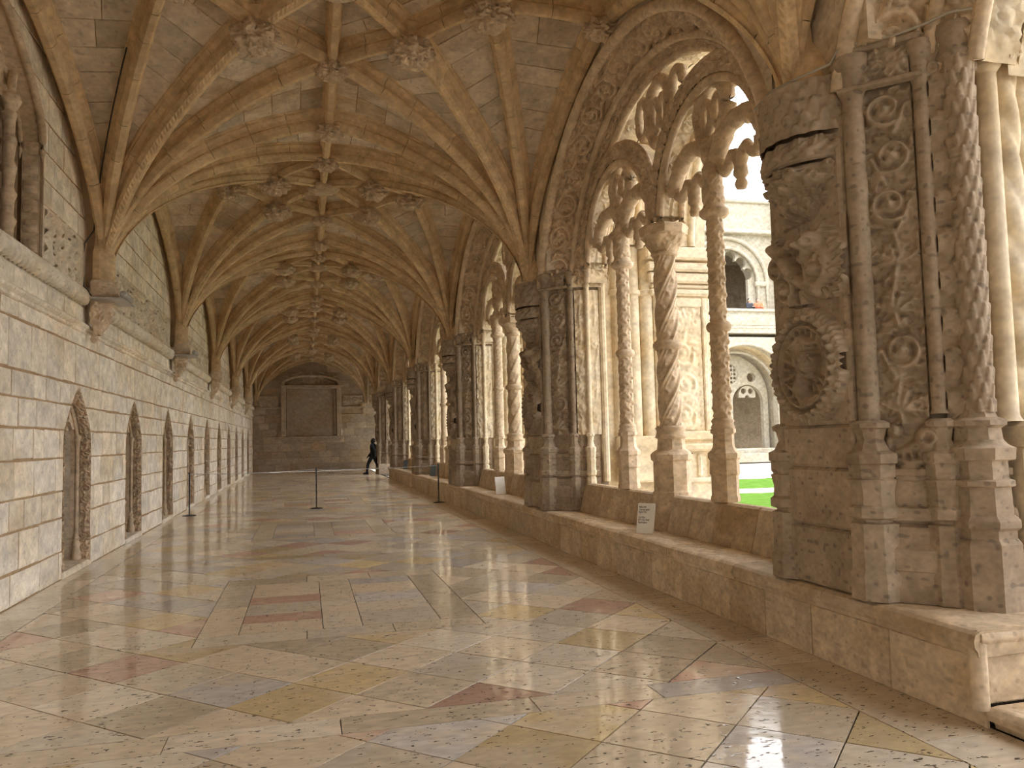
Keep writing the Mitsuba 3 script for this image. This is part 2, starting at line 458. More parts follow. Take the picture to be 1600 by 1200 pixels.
def knots(w, h, res, seed, depth=0.03, n=60, size=0.2):
    """Dense deeply cut foliage."""
    rng = np.random.default_rng(seed)
    R = Relief(w, h, res); m = min(w, h) * size
    for i in range(n):
        x, y, a = rng.random() * w, rng.random() * h, rng.random() * 2 * PI
        if rng.random() < 0.6: R.leaf(x, y, a, m * 1.1, m * 0.6, depth * (0.6 + 0.5 * rng.random()), curl=rng.normal() * 1.2)
        else:
            R.dab(x, y, m * 0.42, depth); R.pit(x, y, m * 0.2, depth * 0.7)
    return R


def flat_place(o, eu, ev, en):
    o, eu, ev, en = (np.asarray(x, float) for x in (o, eu, ev, en))
    return lambda U, V, H: o + U[..., None] * eu + V[..., None] * ev + H[..., None] * en


def drum_place(cx, cy, z0, rad, a0=0.0, da=1.0):
    """Wraps a panel round an upright axis: u is an angle (times rad), v the height; rad may be a function of v."""
    def f(U, V, H):
        r0 = rad(V) if callable(rad) else rad
        a = a0 + da * U
        return np.stack([cx + (r0 + H) * np.cos(a), cy + (r0 + H) * np.sin(a), z0 + V], -1)
    return f


def scales_h(U, V, wu, hv, depth, up=True):
    """Overlapping pointed scales in staggered rows."""
    V = V if up else V.max() - V
    out = np.zeros_like(U)
    r0 = np.floor(V / hv)
    for back in (0, 1):
        r = r0 - back
        s = (U / wu + 0.5 * (r % 2)) % 1.0 - 0.5
        t = (V / hv - r) / 1.9
        inside = t < 1 - np.abs(2 * s) ** 1.7 * 0.98
        out = np.where(inside, depth * (0.25 + 0.75 * t) * (1 - 0.5 * (2 * s) ** 2), out)
    return out


# ================================================================== FLOOR
structure('floor', 'polished floor of diagonal travertine and pink stone tiles with grave slabs')
add('base', shape(box(-3.0, 3.75, -18, YE, -0.2, -0.012), 'joint_dark'), parent='floor')
TILES = []
_rt = np.random.default_rng(11)


def tile(poly, tone=None):
    m = poly_stone(poly, lambda q, h: np.column_stack([q, np.full(len(q), h)]), ch=0.0012, depth=0.012, proud=0.0012 * _rt.random())
    if m is not None:
        TILES.append((m, tone or (_rt.random(), _rt.random())))


def bay_floor(y0, y1, phase1, phase2, tombs=True):
    """One bay: border strips, grave slabs, and the diagonal field round them."""
    J = 0.0035
    field = sbox(-2.58, y0, 3.15, y1)
    if tombs:
        ty = y0 + 2.08
        frame = sbox(-0.92, ty, 1.55, ty + 3.3)
        field = field.difference(frame)
        for x0, x1, seed in ((-0.58, 0.14, 1), (0.49, 1.20, 2)):
            cuts = np.sort(np.concatenate([[ty + 0.34, ty + 2.88], ty + 0.34 + np.cumsum(_rt.random(4) * 0.35 + 0.33)]))
            for a, b in zip(cuts[:-1], cuts[1:]):
                tile(sbox(x0 + J, a + J, x1 - J, b - J), (_rt.choice([0.15, 0.45, 0.7, 0.8, 0.93, 0.5]), _rt.random()))
        for x0, x1 in ((-0.92, -0.58), (0.14, 0.49), (1.20, 1.55)):
            for a, b in ((ty + 0.34, ty + 1.6), (ty + 1.6, ty + 2.88)):
                tile(sbox(x0 + J, a + J, x1 - J, b - J), (_rt.random() * 0.6, _rt.random()))
        for a, b in ((ty, ty + 0.34), (ty + 2.88, ty + 3.3)):
            for x0, x1 in ((-0.92, 0.0), (0.0, 0.75), (0.75, 1.55)):
                tile(sbox(x0 + J, a + J, x1 - J, b - J), (_rt.random() * 0.6, _rt.random()))
    d = 0.8145
    for i in range(-6, 16):
        for k in range(-6, 16):
            # cell: X + Y in phase1 + y0-part, Y - X in phase2
            a0, b0 = y0 + phase1 + i * d, y0 + phase2 + k * d
            c = [((a - b) / 2, (a + b) / 2) for a, b in ((a0, b0), (a0 + d, b0), (a0 + d, b0 + d), (a0, b0 + d))]
            q = Polygon(c)
            if not q.intersects(field): continue
            q = q.buffer(-(J + 0.003 * _rt.random()), join_style=2).intersection(field.buffer(-J, join_style=2))
            for g in getattr(q, 'geoms', [q]):
                if g.geom_type == 'Polygon' and g.area > 0.004: tile(g)


for n in range(-2, 6):
    bay_floor(PY(n) - 0.04, PY(n + 1) - 0.32, -0.09, 0.11 + 0.02 * n)
    y = PY(n); x = -2.58
    while x < 3.14:                                     # the band of long slabs under each cross arch
        l = 0.75 + 0.5 * _rt.random(); x1 = min(x + l, 3.15)
        if 3.15 - x1 < 0.3: x1 = 3.15
        tile(sbox(x + 0.003, y - 0.315, x1 - 0.003, y - 0.045)); x = x1
for x0, x1 in ((-3.02, -2.58), (3.15, 3.64)):
    y = -14.0
    while y < YE:
        l = 0.7 + 0.8 * _rt.random(); tile(sbox(x0 + 0.003, y + 0.003, x1 - 0.003, min(y + l, YE) - 0.003), (_rt.random() * 0.6, _rt.random() * 0.6)); y += l
pieces('floor', 'tile', 'tile_field', TILES, 'floor_tile')

# ================================================================== LEFT WALL
structure('wall_left', 'long wall of pale limestone ashlar with brown mortar joints')
_rw = np.random.default_rng(5)
DOOR_Y = [12.07 + S / 2 * k for k in range(10)]
HD = 0.67


def door_outline(half, z_spring, z_top, n=10):
    """Straight jambs and a pointed head, from the foot on the far side round to the near one."""
    t = np.linspace(0, 1, n)
    arc = np.stack([half * (1 - t ** 1.75), z_spring + (z_top - z_spring) * t], 1)
    right = np.vstack([[half, 0.0], [half, z_spring * 0.33], [half, z_spring * 0.66], arc])
    return np.vstack([right, (right[:-1] * [-1, 1])[::-1]])


DO = door_outline(HD, 1.72, 2.5)
WIN_Y = BAYC(0) + 0.0
WO = door_outline(1.70, 1.55, 2.75) + [0, 3.82]
holes = [Polygon(DO + [y, -0.02]) for y in DOOR_Y] + [Polygon(WO + [WIN_Y, 0])]
allh = shapely.union_all(holes)
wall2d = sbox(4.0, -0.1, YE + 0.4, 7.3).difference(allh)
add('core', shape(extrude(wall2d, -3.75, XL - 0.005, 'yzx'), 'mortar'), parent='wall_left')
add('plain_stretch', shape(box(-3.6, XL, -18, 4.0, 0, 7.3), 'stone_wall', tone=(0.6, 0.4)), parent='wall_left')
blocks = []


def wall_blocks(z0, z1, y0, y1, lo, hi, out, x=XL, proud=0.006):
    y = y0 - _rw.random() * 0.4
    while y < y1:
        l = lo + (hi - lo) * _rw.random()
        j = 0.007 + 0.009 * _rw.random()
        a, b = max(y, y0) + j, min(y + l, y1) - j
        y += l
        if b - a < 0.06: continue
        tone = (0.1 + 0.8 * _rw.random(), 0.2 + 0.6 * _rw.random() ** 2.2)
        pr = proud * _rw.random()
        q = sbox(a, z0 + 0.010, b, z1 - 0.010)
        if q.intersects(allh):
            m = poly_stone(q.difference(allh), lambda p, h: np.column_stack([np.full(len(p), x + h), p]), ch=0.006, depth=0.014, proud=pr)
            if m is not None: out.append((m, tone))
        else:
            e = lambda: 0.016 * (_rw.random() - 0.5)
            out.append((slab_stone([[x, a + e(), z0 + 0.012 + e()], [x, b + e(), z0 + 0.012 + e()], [x, b + e(), z1 - 0.012 + e()], [x, a + e(), z1 - 0.012 + e()]], (1, 0, 0), pr, 0.008, 0.010), tone))


for z0, z1, lo, hi in ((0, 0.35, .5, 1.0), (.35, .78, .4, .95), (.78, 1.12, .38, .75), (1.12, 1.54, .4, .85), (1.54, 1.90, .35, .75), (1.90, 2.23, .4, .8), (2.23, 2.53, .4, .8), (2.53, 3.08, .45, .8), (3.08, 3.28, .45, .8),
                       (3.40, 3.64, .45, .8), (4.585, 4.90, .45, .8), (4.90, 5.24, .45, .8), (5.24, 5.62, .45, .8), (5.62, 6.0, .45, .8), (6.0, 6.4, .45, .8), (6.4, 6.9, .45, .8)):
    wall_blocks(z0, z1, 4.0, YE, lo, hi, blocks)
pieces('wall_left', 'block', 'masonry', blocks, 'stone_wall', 300)

# string course: a slim roll cut into lengths; ledge: a fatter roll with slanting leaf cuts
course, ledge = [], []
y = 4.0
while y < YE:
    l = 0.55 + 0.35 * _rw.random()
    a = np.linspace(y + 0.004, min(y + l, YE) - 0.004, 3)
    prof = np.array([[0, -0.07], [0.035, -0.06], [0.03, -0.02], [0.075, 0.0], [0.085, 0.03], [0.06, 0.055], [0, 0.06]])
    course.append((sweep(np.stack([np.full(3, XL - 0.01), a, np.full(3, 3.34)], 1), np.tile([1, 0, 0], (3, 1)), np.tile([0, 0, 1], (3, 1)), prof), (_rw.random(), 0.3 + 0.3 * _rw.random())))
    y += l
pieces('wall_left', 'string_course', 'string_course_rest', course, 'stone_wall', 30)
for n in range(0, 7):
    for a, b in ((PY(n) + 0.28, PY(n) + S / 2), (PY(n) + S / 2, PY(n + 1) - 0.28)) if n < 6 else ():
        L = b - a
        R = Relief(0.30, L, 0.014 if n < 2 else 0.04)
        V = np.arange(R.ny) * R.dy; U = np.arange(R.nx) * R.dx
        R.H = 0.04 * np.abs(np.sin((V[:, None] + 1.1 * U[None]) * PI / 0.13)) ** 0.7
        def pl(U, V, H, a=a):
            t = U / 0.30 * PI
            r = 0.075 + H
            return np.stack([XL + 0.02 + r * np.sin(t), a + V, 3.76 - 0.085 * np.cos(t) - H * np.cos(t)], -1)
        add('ledge', shape(R.mesh(pl), 'stone_wall', True, (0.5, 0.5)), parent='wall_left')

# the frieze: upright cut-leaf panels between ledge and plain ashlar
fr = {}
for v in range(4):
    for lod, res in ((0, 0.012), (1, 0.03)):
        R = knots(0.30, 0.70, res, 20 + v, 0.085, 30, 0.26)
        R.stroke([(0.15, 0.0), (0.15, 0.48)], 0.03, 0.02, 0.075); R.stroke([(0.15, 0.42), (0.15, 0.69)], 0.045, 0.008, 0.085)
        fr[v, lod] = shape(R.mesh(flat_place([XL, 0, 3.85], (0, 1, 0), (0, 0, 1), (1, 0, 0))), 'stone_wall', True, (0.45, 0.55 + 0.1 * v))
back = []
for n in range(0, 6):
    y = PY(n) + (5.42 if n == 0 else 0.32); i = 0
    while y + 0.3 < PY(n + 1) - 0.25:
        lod = 0 if y < 19 else 1
        add('frieze_panel', fr[(i * 3 + n) % 4, lod], (0, y, 0), parent='wall_left'); y += 0.305; i += 1
back.append(box(XL - 0.02, XL - 0.004, PY(0), YE, 3.84, 4.585))
fp = sbox(4.0, 3.62, YE, 4.585).difference(allh)
add('frieze_ground', shape(extrude(fp, XL - 0.03, XL - 0.002, 'yzx'), 'stone_wall', tone=(0.2, 0.7)), parent='wall_left')


# ================================================================== DOORS (recessed, carved splay, a colonnette each side, dark within)
def along(outline, n):
    """n points evenly along the outline, with inward directions in its plane."""
    s = np.concatenate([[0], np.cumsum(np.linalg.norm(np.diff(outline, axis=0), axis=1))])
    t = np.linspace(0, s[-1], n)
    P = np.stack([np.interp(t, s, outline[:, i]) for i in (0, 1)], 1)
    d = np.gradient(P, axis=0); d /= np.linalg.norm(d, axis=1, keepdims=True)
    return P, np.stack([-d[:, 1], d[:, 0]], 1), s[-1]


def recess(outline, a0, b0, a1, b1, n):
    """A splayed strip that follows the outline: from inset a0, depth b0 to inset a1, depth b1."""
    P, N, L = along(outline, n)
    G = [np.stack([np.full(n, XL - b), P[:, 0] + N[:, 0] * a, P[:, 1] + N[:, 1] * a], 1) for a, b in ((a0, b0), (a1, b1))]
    return grid(np.array(G))


def carved_recess(outline, a0, b0, a1, b1, rel):
    P, N, L = along(outline, rel.ny)
    e = np.array([a1 - a0, b1 - b0]); w = np.linalg.norm(e); e /= w
    U = np.arange(rel.nx)[None] * rel.dx / rel.w
    a = a0 + (a1 - a0) * U + rel.H * e[1]; b = b0 + (b1 - b0) * U - rel.H * e[0]
    return grid(np.stack([XL - b, P[:, :1] + N[:, :1] * a, P[:, 1:] + N[:, 1:] * a], -1))


_, _, DL = along(DO, 20)
door_parts = {}
for lod, res in ((0, 0.009), (1, 0.025)):
    rel = rinceau(0.13, DL, res, 31, 0.055, 0.17)
    door_parts['carved_band', lod] = shape(carved_recess(DO, 0.0, -0.012, 0.035, 0.115, rel), 'stone_carved', True, (0.7, 0.4))
P, N, _ = along(DO, 60)
col = np.stack([np.full(60, XL - 0.155), P[:, 0] + N[:, 0] * 0.068, P[:, 1] + N[:, 1] * 0.068], 1)
door_parts['colonnette'] = shape(tube(col, 0.030, 8), 'stone_carved', True, (0.7, 0.4))
door_parts['jamb'] = shape(recess(DO, 0.085, 0.175, 0.095, 0.235, 40), 'stone_carved', 30, (0.6, 0.4))
door_parts['groove'] = shape(recess(DO, 0.035, 0.115, 0.085, 0.18, 40), 'stone_carved', 30, (0.2, 0.4))
inner = Polygon(DO).buffer(-0.088)
door_parts['passage'] = shape(recess(DO, 0.095, 0.235, 0.095, 0.74, 40), 'stone_wall', 30, (0.4, 0.5))
door_parts['chamber'] = shape(room(-6.2, -3.74, -0.85, 0.85, -0.01, 2.7), 'stone_end', tone=(0.4, 0.5))
head = inner.intersection(sbox(-1, 1.93, 1, 3)).difference(Point(0, 1.93).buffer(0.20)).difference(Point(0.21, 1.86).buffer(0.17)).difference(Point(-0.21, 1.86).buffer(0.17))
door_parts['cusped_head'] = shape(extrude(head, XL - 0.225, XL - 0.165, 'yzx'), 'stone_carved', tone=(0.6, 0.4))
cm, bm = [], []
for s in (-1, 1):
    cm.append(lathe([(0.03, 1.68), (0.042, 1.70), (0.036, 1.74), (0.055, 1.80), (0.06, 1.84), (0.04, 1.86)], (XL - 0.155, s * (HD - 0.068)), 10))
    bm.append(lathe([(0.0, 0.43), (0.035, 0.43), (0.05, 0.38), (0.04, 0.36), (0.06, 0.30), (0.05, 0.27), (0.065, 0.20), (0.07, 0.02), (0.085, 0.0)], (XL - 0.155, s * (HD - 0.068)), 8))
    R = knots(0.13, 0.42, 0.012, 40 + s, 0.035, 24, 0.5)
    v, f = carved_recess(np.array([[s * HD, 0.0], [s * HD, 0.42]]) if s > 0 else np.array([[s * HD, 0.42], [s * HD, 0.0]]), 0.0, -0.02, 0.03, 0.11, R)
    bm.append((v, f))
door_parts['capital'] = [shape(x, 'stone_carved', 40, (0.6, 0.3)) for x in cm]
door_parts['pedestal'] = [shape(cat(bm[2 * i:2 * i + 2]), 'stone_carved', 40, (0.7, 0.3)) for i in (0, 1)]
ball = trimesh.creation.icosphere(2, 0.04)
door_parts['cusp_ball'] = [shape((np.array(ball.vertices) + [XL - 0.19, s * 0.14, 1.93], ball.faces), 'stone_carved', True, (0.7, 0.4)) for s in (-1, 1)]
door_parts['threshold'] = shape(rbox(XL - 0.45, XL + 0.03, -HD - 0.02, HD + 0.02, -0.01, 0.085, 0.02), 'stone_wall', tone=(0.5, 0.4))
for i, y in enumerate(DOOR_Y):
    d = structure(f'door_{i + 1}', 'narrow pointed doorway with carved leaf border and slim colonnette, unlit chamber inside')
    lod = 0 if i < 3 else 1
    add('carved_band', door_parts['carved_band', lod], (0, y, 0), d)
    for k in ('colonnette', 'jamb', 'groove', 'passage', 'chamber', 'cusped_head', 'threshold'): add(k, door_parts[k], (0, y, 0), d)
    for k in ('capital', 'pedestal', 'cusp_ball'):
        for q in door_parts[k]: add(k, q, (0, y, 0), d)

# ================================================================== UPPER WINDOW in the wall (blind: dark behind a shafted frame)
w = structure('window_7', 'tall dark wall window framed with stone rosettes and a carved mullion')
WL = WO + [WIN_Y, 0]
add('chamber', shape(room(-6.8, -3.74, WIN_Y - 1.9, WIN_Y + 1.9, 3.6, 7.2), 'stone_end', tone=(0.4, 0.5)), parent=w)
P, N, L = along(WL, 60)
add('colonnette', shape(tube(np.stack([np.full(60, XL - 0.01), P[:, 0] + N[:, 0] * 0.04, P[:, 1] + N[:, 1] * 0.04], 1), 0.045, 8), 'stone_carved', True, (0.6, 0.6)), parent=w)
add('reveal', shape(recess(WL, 0.045, 0.03, 0.075, 0.215, 60), 'stone_carved', 30, (0.35, 0.6)), parent=w)
add('inner_frame', shape(tube(np.stack([np.full(60, XL - 0.235), P[:, 0] + N[:, 0] * 0.09, P[:, 1] + N[:, 1] * 0.09], 1), 0.028, 6), 'stone_carved', True, (0.6, 0.6)), parent=w)
add('inner_jamb', shape(recess(WL, 0.095, 0.25, 0.105, 0.75, 60), 'stone_carved', 30, (0.3, 0.6)), parent=w)
R = Relief(0.15, 0.15, 0.008)
for i in range(6): R.leaf(0.075, 0.075, i * PI / 3, 0.068, 0.07, 0.032, 0.6, 2)
R.dab(0.075, 0.075, 0.024, 0.045)
for z in np.arange(3.98, 5.5, 0.235):
    for s in (-1, 1):
        add('rosette', shape(R.mesh(flat_place((XL - 0.045, WIN_Y + s * 1.652, z), (-0.987, -s * 0.16, 0), (0, 0, 1), (0.16, -s * 0.987, 0))), 'stone_carved', True, (0.7, 0.55)), parent=w)
for yy in (-1.05, 1.05):
    prof = [(0.0, 3.82), (0.10, 3.84), (0.10, 3.92), (0.075, 3.95)]
    for k in range(5): prof += [(0.07, 3.98 + k * 0.3), (0.075, 4.12 + k * 0.3), (0.10, 4.20 + k * 0.3), (0.075, 4.24 + k * 0.3)]
    prof += [(0.07, 5.44), (0.13, 5.56), (0.14, 5.62), (0.0, 5.64)]
    v, f = lathe(prof, (0, 0), 16)
    v[:, :2] *= (1 + 0.12 * np.sin(v[:, 2:] * 60 + 3 * np.arctan2(v[:, 1:2], v[:, :1])))
    add('mullion', shape((v * [0.85, 0.85, 1] + [XL - 0.17, WIN_Y + yy, 0], f), 'stone_carved', True, (0.6, 0.3)), parent=w)
    ar = np.linspace(0, PI, 16)
    for c0 in (yy - 0.36 * np.sign(yy) * 0, ):
        add('arch_moulding', shape(tube(np.stack([np.full(16, XL - 0.17), WIN_Y + yy + 0.34 * np.sign(yy) + 0.30 * np.cos(ar), 5.55 + 0.55 * np.sin(ar) ** 0.8], 1), 0.05, 7), 'stone_carved', True, (0.7, 0.4)), parent=w)
hd = Polygon(WL).intersection(sbox(0, 5.55, 30, 7)).buffer(-0.02)
R = knots(3.4, 1.1, 0.018, 77, 0.07, 120, 0.22)
def hp(U, V, H):
    return np.stack([XL - 0.25 + H, WIN_Y - 1.7 + U, 5.5 + V], -1)
v, f = R.mesh(hp)
ok = np.array([hd.covers(Point(*q)) for q in v[f].mean(1)[:, 1:]]) if len(f) < 1 else shapely.contains_xy(hd, v[f].mean(1)[:, 1], v[f].mean(1)[:, 2])
add('tracery', shape((v, f[ok]), 'stone_carved', True, (0.6, 0.4)), parent=w)
add('sill', shape(rbox(XL - 0.5, XL + 0.06, WIN_Y - 1.8, WIN_Y + 1.8, 3.78, 3.86, 0.02), 'stone_wall', tone=(0.5, 0.5)), parent=w)


# ================================================================== CORBELS that carry the ribs on the left wall
def half_drum_scales(cx, cy, r, z0, z1, a0, a1, wu, hv, depth, res=0.012):
    R = Relief(abs(a1 - a0) * r, z1 - z0, res)
    U, V = np.meshgrid(np.arange(R.nx) * R.dx, np.arange(R.ny) * R.dy)
    R.H = scales_h(U, V, wu, hv, depth)
    return R.mesh(drum_place(cx, cy, z0, r, a0, 1 / r))


CX = XL + 0.19
corb = {}
for lod, res in ((0, 0.012), (1, 0.03)):
    corb['scale_band', lod] = shape(half_drum_scales(CX, 0, 0.21, 3.80, 4.02, -2.0, 2.0, 0.11, 0.07, 0.03, res), 'stone_carved', True, (0.4, 0.5))
    R = knots(0.9, 0.46, res, 51, 0.08, 46, 0.26)
    U0 = 0.9
    def bell(U, V, H):
        a = -1.75 + 3.5 * U / U0; t = V / 0.46
        r = 0.06 + 0.13 * np.sin(np.clip(t, 0, 1) * PI / 2) ** 0.7 + H * np.sin(np.clip(t * 1.0, 0.15, 1) * PI / 1.2)
        return np.stack([CX - 0.06 + r * np.cos(a), r * np.sin(a), 3.26 + V], -1)
    corb['carved_bell', lod] = shape(R.mesh(bell), 'stone_carved', True, (0.5, 0.4))
corb['moulding'] = shape(lathe([(0.14, 3.66), (0.20, 3.69), (0.17, 3.72), (0.22, 3.76), (0.23, 3.79), (0.21, 3.81)], (CX, 0), 20, -2.0, 2.0), 'stone_carved', 40, (0.4, 0.5))
corb['pendant'] = shape(lathe([(0.0, 3.14), (0.04, 3.16), (0.06, 3.21), (0.04, 3.26), (0.06, 3.30)], (CX - 0.08, 0), 10), 'stone_carved', True, (0.5, 0.4))
corb['shaft'] = shape(lathe([(0.185, 4.02), (0.185, 4.42), (0.12, 4.60)], (CX, 0), 9, -2.0, 2.0), 'stone_rib', 20, (0.5, 0.4))
ORD = ['first', 'second', 'third', 'fourth', 'fifth', 'sixth']
for n in range(1, 6):
    t = thing('corbel', f'carved stone wall corbel with scale band, {ORD[n - 1]} along the wall below springing ribs', 'corbel', 'rib corbels on the long wall')
    for k in ('scale_band', 'carved_bell'): add(k, corb[k, 0 if n < 3 else 1], (0, PY(n), 0), t)
    for k in ('moulding', 'pendant', 'shaft'): add(k, corb[k], (0, PY(n), 0), t)


# ================================================================== VAULT
structure('ceiling', 'ribbed lierne stone vault with carved bosses over the cloister walk')
HX, HY = 3.17, S / 2
NODES = {'C': (0, 0, 6.75), 'R': (0, HY / 2, 6.64), 'T': (0, HY, 6.52), 'K': (0.92, 0.87, 6.55), 'O': (1.74, 0, 6.64), 'W': (HX, 0, 6.60)}
RIBP = np.array([(-.125, .36), (-.125, .235), (-.108, .225), (-.108, .20), (-.068, .165), (-.058, .115), (-.074, .095), (-.074, .07), (-.050, .02), (-.030, .0), (.030, .0), (.050, .02), (.074, .07), (.074, .095), (.058, .115), (.068, .165), (.108, .20), (.108, .225), (.125, .235), (.125, .36)]) * [1.12, 1.18]
rise = lambda t: (1 - (1 - t) ** 1.4) ** 0.5


def rib_path(node, n=40, r0=0.03, wall=0.0):
    """Soffit points in bay coordinates from the springer to a node."""
    x, y, z = NODES['C' if node == 'D' else node]
    x += wall
    if node in 'KD':                # the diagonal rib: from the springer over the corner boss (K), D goes on to the middle
        t = np.linspace(0, 1, n) ** 1.6 * (0.757 if node == 'K' else 1.0)
        u = np.clip(t / 0.757, 0, 1); w = np.clip((t - 0.757) / 0.243, 0, 1)
        kx, ky = NODES['K'][:2]
        return np.stack([(HX * 0.99 + (kx - HX * 0.99) * u) * (1 - w), (HY * 0.99 + (ky - HY * 0.99) * u) * (1 - w), ZS + (NODES['C'][2] - ZS) * rise(t)], 1)
    d = np.array([x - HX, y - HY]); L = np.linalg.norm(d)
    t = np.linspace(0, 1, n) ** 1.6
    return np.stack([HX + d[0] * (r0 / L + (1 - r0 / L) * t), HY + d[1] * (r0 / L + (1 - r0 / L) * t), ZS + (z - ZS) * rise(t)], 1)


def frames(p):
    t = np.gradient(p, axis=0); t /= np.linalg.norm(t, axis=1, keepdims=True)
    h = np.array([p[-1, 0] - p[0, 0], p[-1, 1] - p[0, 1], 0.0]); h /= np.linalg.norm(h)
    a = np.array([h[1], -h[0], 0.0])
    A = np.tile(a, (len(p), 1)); B = np.cross(A, t)
    B *= np.sign(B[:, 2:3].mean() + 1e-9)
    return A, B


def place_bay(p, k, sx, sy):
    q = np.array(p, float) * [sx, sy, 1]; q[..., 0] += XC; q[..., 1] += BAYC(k)
    return q


def resample(p, n):
    s = np.concatenate([[0], np.cumsum(np.linalg.norm(np.diff(p, axis=0), axis=1))])
    t = np.linspace(0, s[-1], n)
    return np.stack([np.interp(t, s, p[:, i]) for i in range(3)], 1), s[-1]


_rv = np.random.default_rng(23)


def thin(s):
    """How deep a rib is, from its foot (s = 0) on."""
    return np.clip(0.22 + 0.78 * s / 0.28, 0, 1)


def taper_sweep(P, A, B, w, d, prof):
    G = P[:, None] + (prof[None, :, :1] * w[:, None, None]) * A[:, None] + (prof[None, :, 1:] * d[:, None, None]) * B[:, None]
    return grid(G, close_u=True)


def rib(p, k, sx, sy, detail, scale=1.0, carved=False, foot=True):
    q = place_bay(p, k, sx, sy)
    q, L = resample(q, max(6, int(len(q) * 0.9)))
    A, B = frames(q)
    prof = RIBP * [scale, 1.0]
    W = np.clip(0.5 + 0.5 * np.linspace(0, 1, len(q)) / 0.3, 0, 1) if foot else np.ones(len(q))
    D = thin(np.linspace(0, 1, len(q))) if foot else np.ones(len(q))
    if detail:
        key = key_for('ceiling__rib'); labels[key] = {}
        m = max(2, int(L / 0.62)); s = np.linspace(0, 1, m + 1)
        s[1:-1] += (_rv.random(m - 1) - 0.5) * 0.3 / m
        sl = np.linspace(0, 1, len(q))
        for i in range(m):
            g = 0.003 / L
            tt = np.linspace(s[i] + g, s[i + 1] - g, max(3, int(9 * (s[i + 1] - s[i]) * m / 1.6)))
            f = lambda X: np.stack([np.interp(tt, sl, X[:, c]) for c in range(3)], 1)
            sc = 1 + 0.02 * (_rv.random() - 0.5)
            scene[f'{key}__voussoir' + (f'_{i:03d}' if i else '')] = shape(taper_sweep(f(q), f(A), f(B), np.interp(tt, sl, W), np.interp(tt, sl, D), prof * sc), 'stone_rib', 24, (0.2 + 0.6 * _rv.random(), 0.3 + 0.4 * _rv.random()))
        labels.pop(key)
    else:
        key = add('rib', shape(taper_sweep(q, A, B, W, D, prof), 'stone_rib', 24, (0.3 + 0.4 * _rv.random(), 0.5)), parent='ceiling')
    if carved:
        R = Relief(0.13, L, 0.013 if detail else 0.03)
        for v in np.arange(0.0, L, 0.075):
            for sgn in (-1, 1): R.stroke([(0.065, v), (0.065 + sgn * 0.05, v + 0.06)], 0.022, 0.012, 0.03)
        R.stroke([(0.065, 0), (0.065, L)], 0.018, 0.018, 0.032)
        n = R.ny; qs, _ = resample(q, n); As, Bs = frames(qs)
        P = qs[:, None] + (np.arange(R.nx) * R.dx - 0.065)[None, :, None] * As[:, None] + (0.005 - R.H)[..., None] * Bs[:, None]
        scene[f'{key}__carved_soffit'] = shape(grid(P), 'stone_rib', True, (0.75, 0.3))


def lierne(a, b, k, sx, sy, detail, n=8):
    a, b = np.array(NODES[a], float), np.array(NODES[b], float)
    t = np.linspace(0, 1, n)[:, None]
    p = a + (b - a) * t; p[:, 2] += 0.03 * np.sin(t[:, 0] * PI)
    rib(p, k, sx, sy, detail, 0.85, foot=False)


def cell(e1, e2, k, sx, sy, out, ground, t0=0.1):
    """A web between two ribs: courses of stones, laid along the ribs."""
    q1, L = resample(place_bay(e1, k, sx, sy), 30); q2, _ = resample(place_bay(e2, k, sx, sy), 30)
    G = q1[None] + (q2 - q1)[None] * np.linspace(0, 1, 6)[:, None, None]
    mid = G[3]; c = np.array([XC, BAYC(k), 3.0])
    g0 = np.cross(G[2, 15] - G[3, 15], G[3, 16] - G[3, 15]); flip = np.dot(g0, c - mid[15]) < 0
    ground.append(grid(G + [0, 0, 0.012]))
    rows = max(4, int(L / 0.40)); u = np.linspace(0, 1, rows + 1)
    u[1:-1] += (_rv.random(rows - 1) - 0.5) * 0.25 / rows
    at = lambda E, t: np.stack([np.interp(t, np.linspace(0, 1, 30), E[:, i]) for i in range(3)])
    for i in range(rows):
        if u[i + 1] < t0: continue
        wid = np.linalg.norm(at(q1, (u[i] + u[i + 1]) / 2) - at(q2, (u[i] + u[i + 1]) / 2))
        m = max(1, int(wid / 0.62 + 0.5 * _rv.random())); v = np.linspace(0, 1, m + 1)
        if m > 1: v[1:-1] += (_rv.random(m - 1) - 0.5) * 0.4 / m
        for j in range(m):
            j1, j2 = 0.004 / max(wid, 0.1), 0.004 / L
            P = lambda t, s: at(q1, t) * (1 - s) + at(q2, t) * s
            q = np.array([P(u[i] + j2, v[j] + j1), P(u[i + 1] - j2, v[j] + j1), P(u[i + 1] - j2, v[j + 1] - j1), P(u[i] + j2, v[j + 1] - j1)])
            nn = np.cross(q[1] - q[0], q[3] - q[0]); ln = np.linalg.norm(nn)
            if ln < 1e-3: continue
            nn /= ln
            if np.dot(nn, c - q.mean(0)) < 0: nn = -nn
            out.append((slab_stone(q, nn, 0.006 * _rv.random(), 0.006, 0.01), (_rv.random(), _rv.random() * 0.9)))


webs, grounds = [], []


def web_edge(p):
    A, B = frames(p)
    s = np.concatenate([[0], np.cumsum(np.linalg.norm(np.diff(p, axis=0), axis=1))]); s /= s[-1]
    return p + B * 0.285 * thin(s)[:, None]


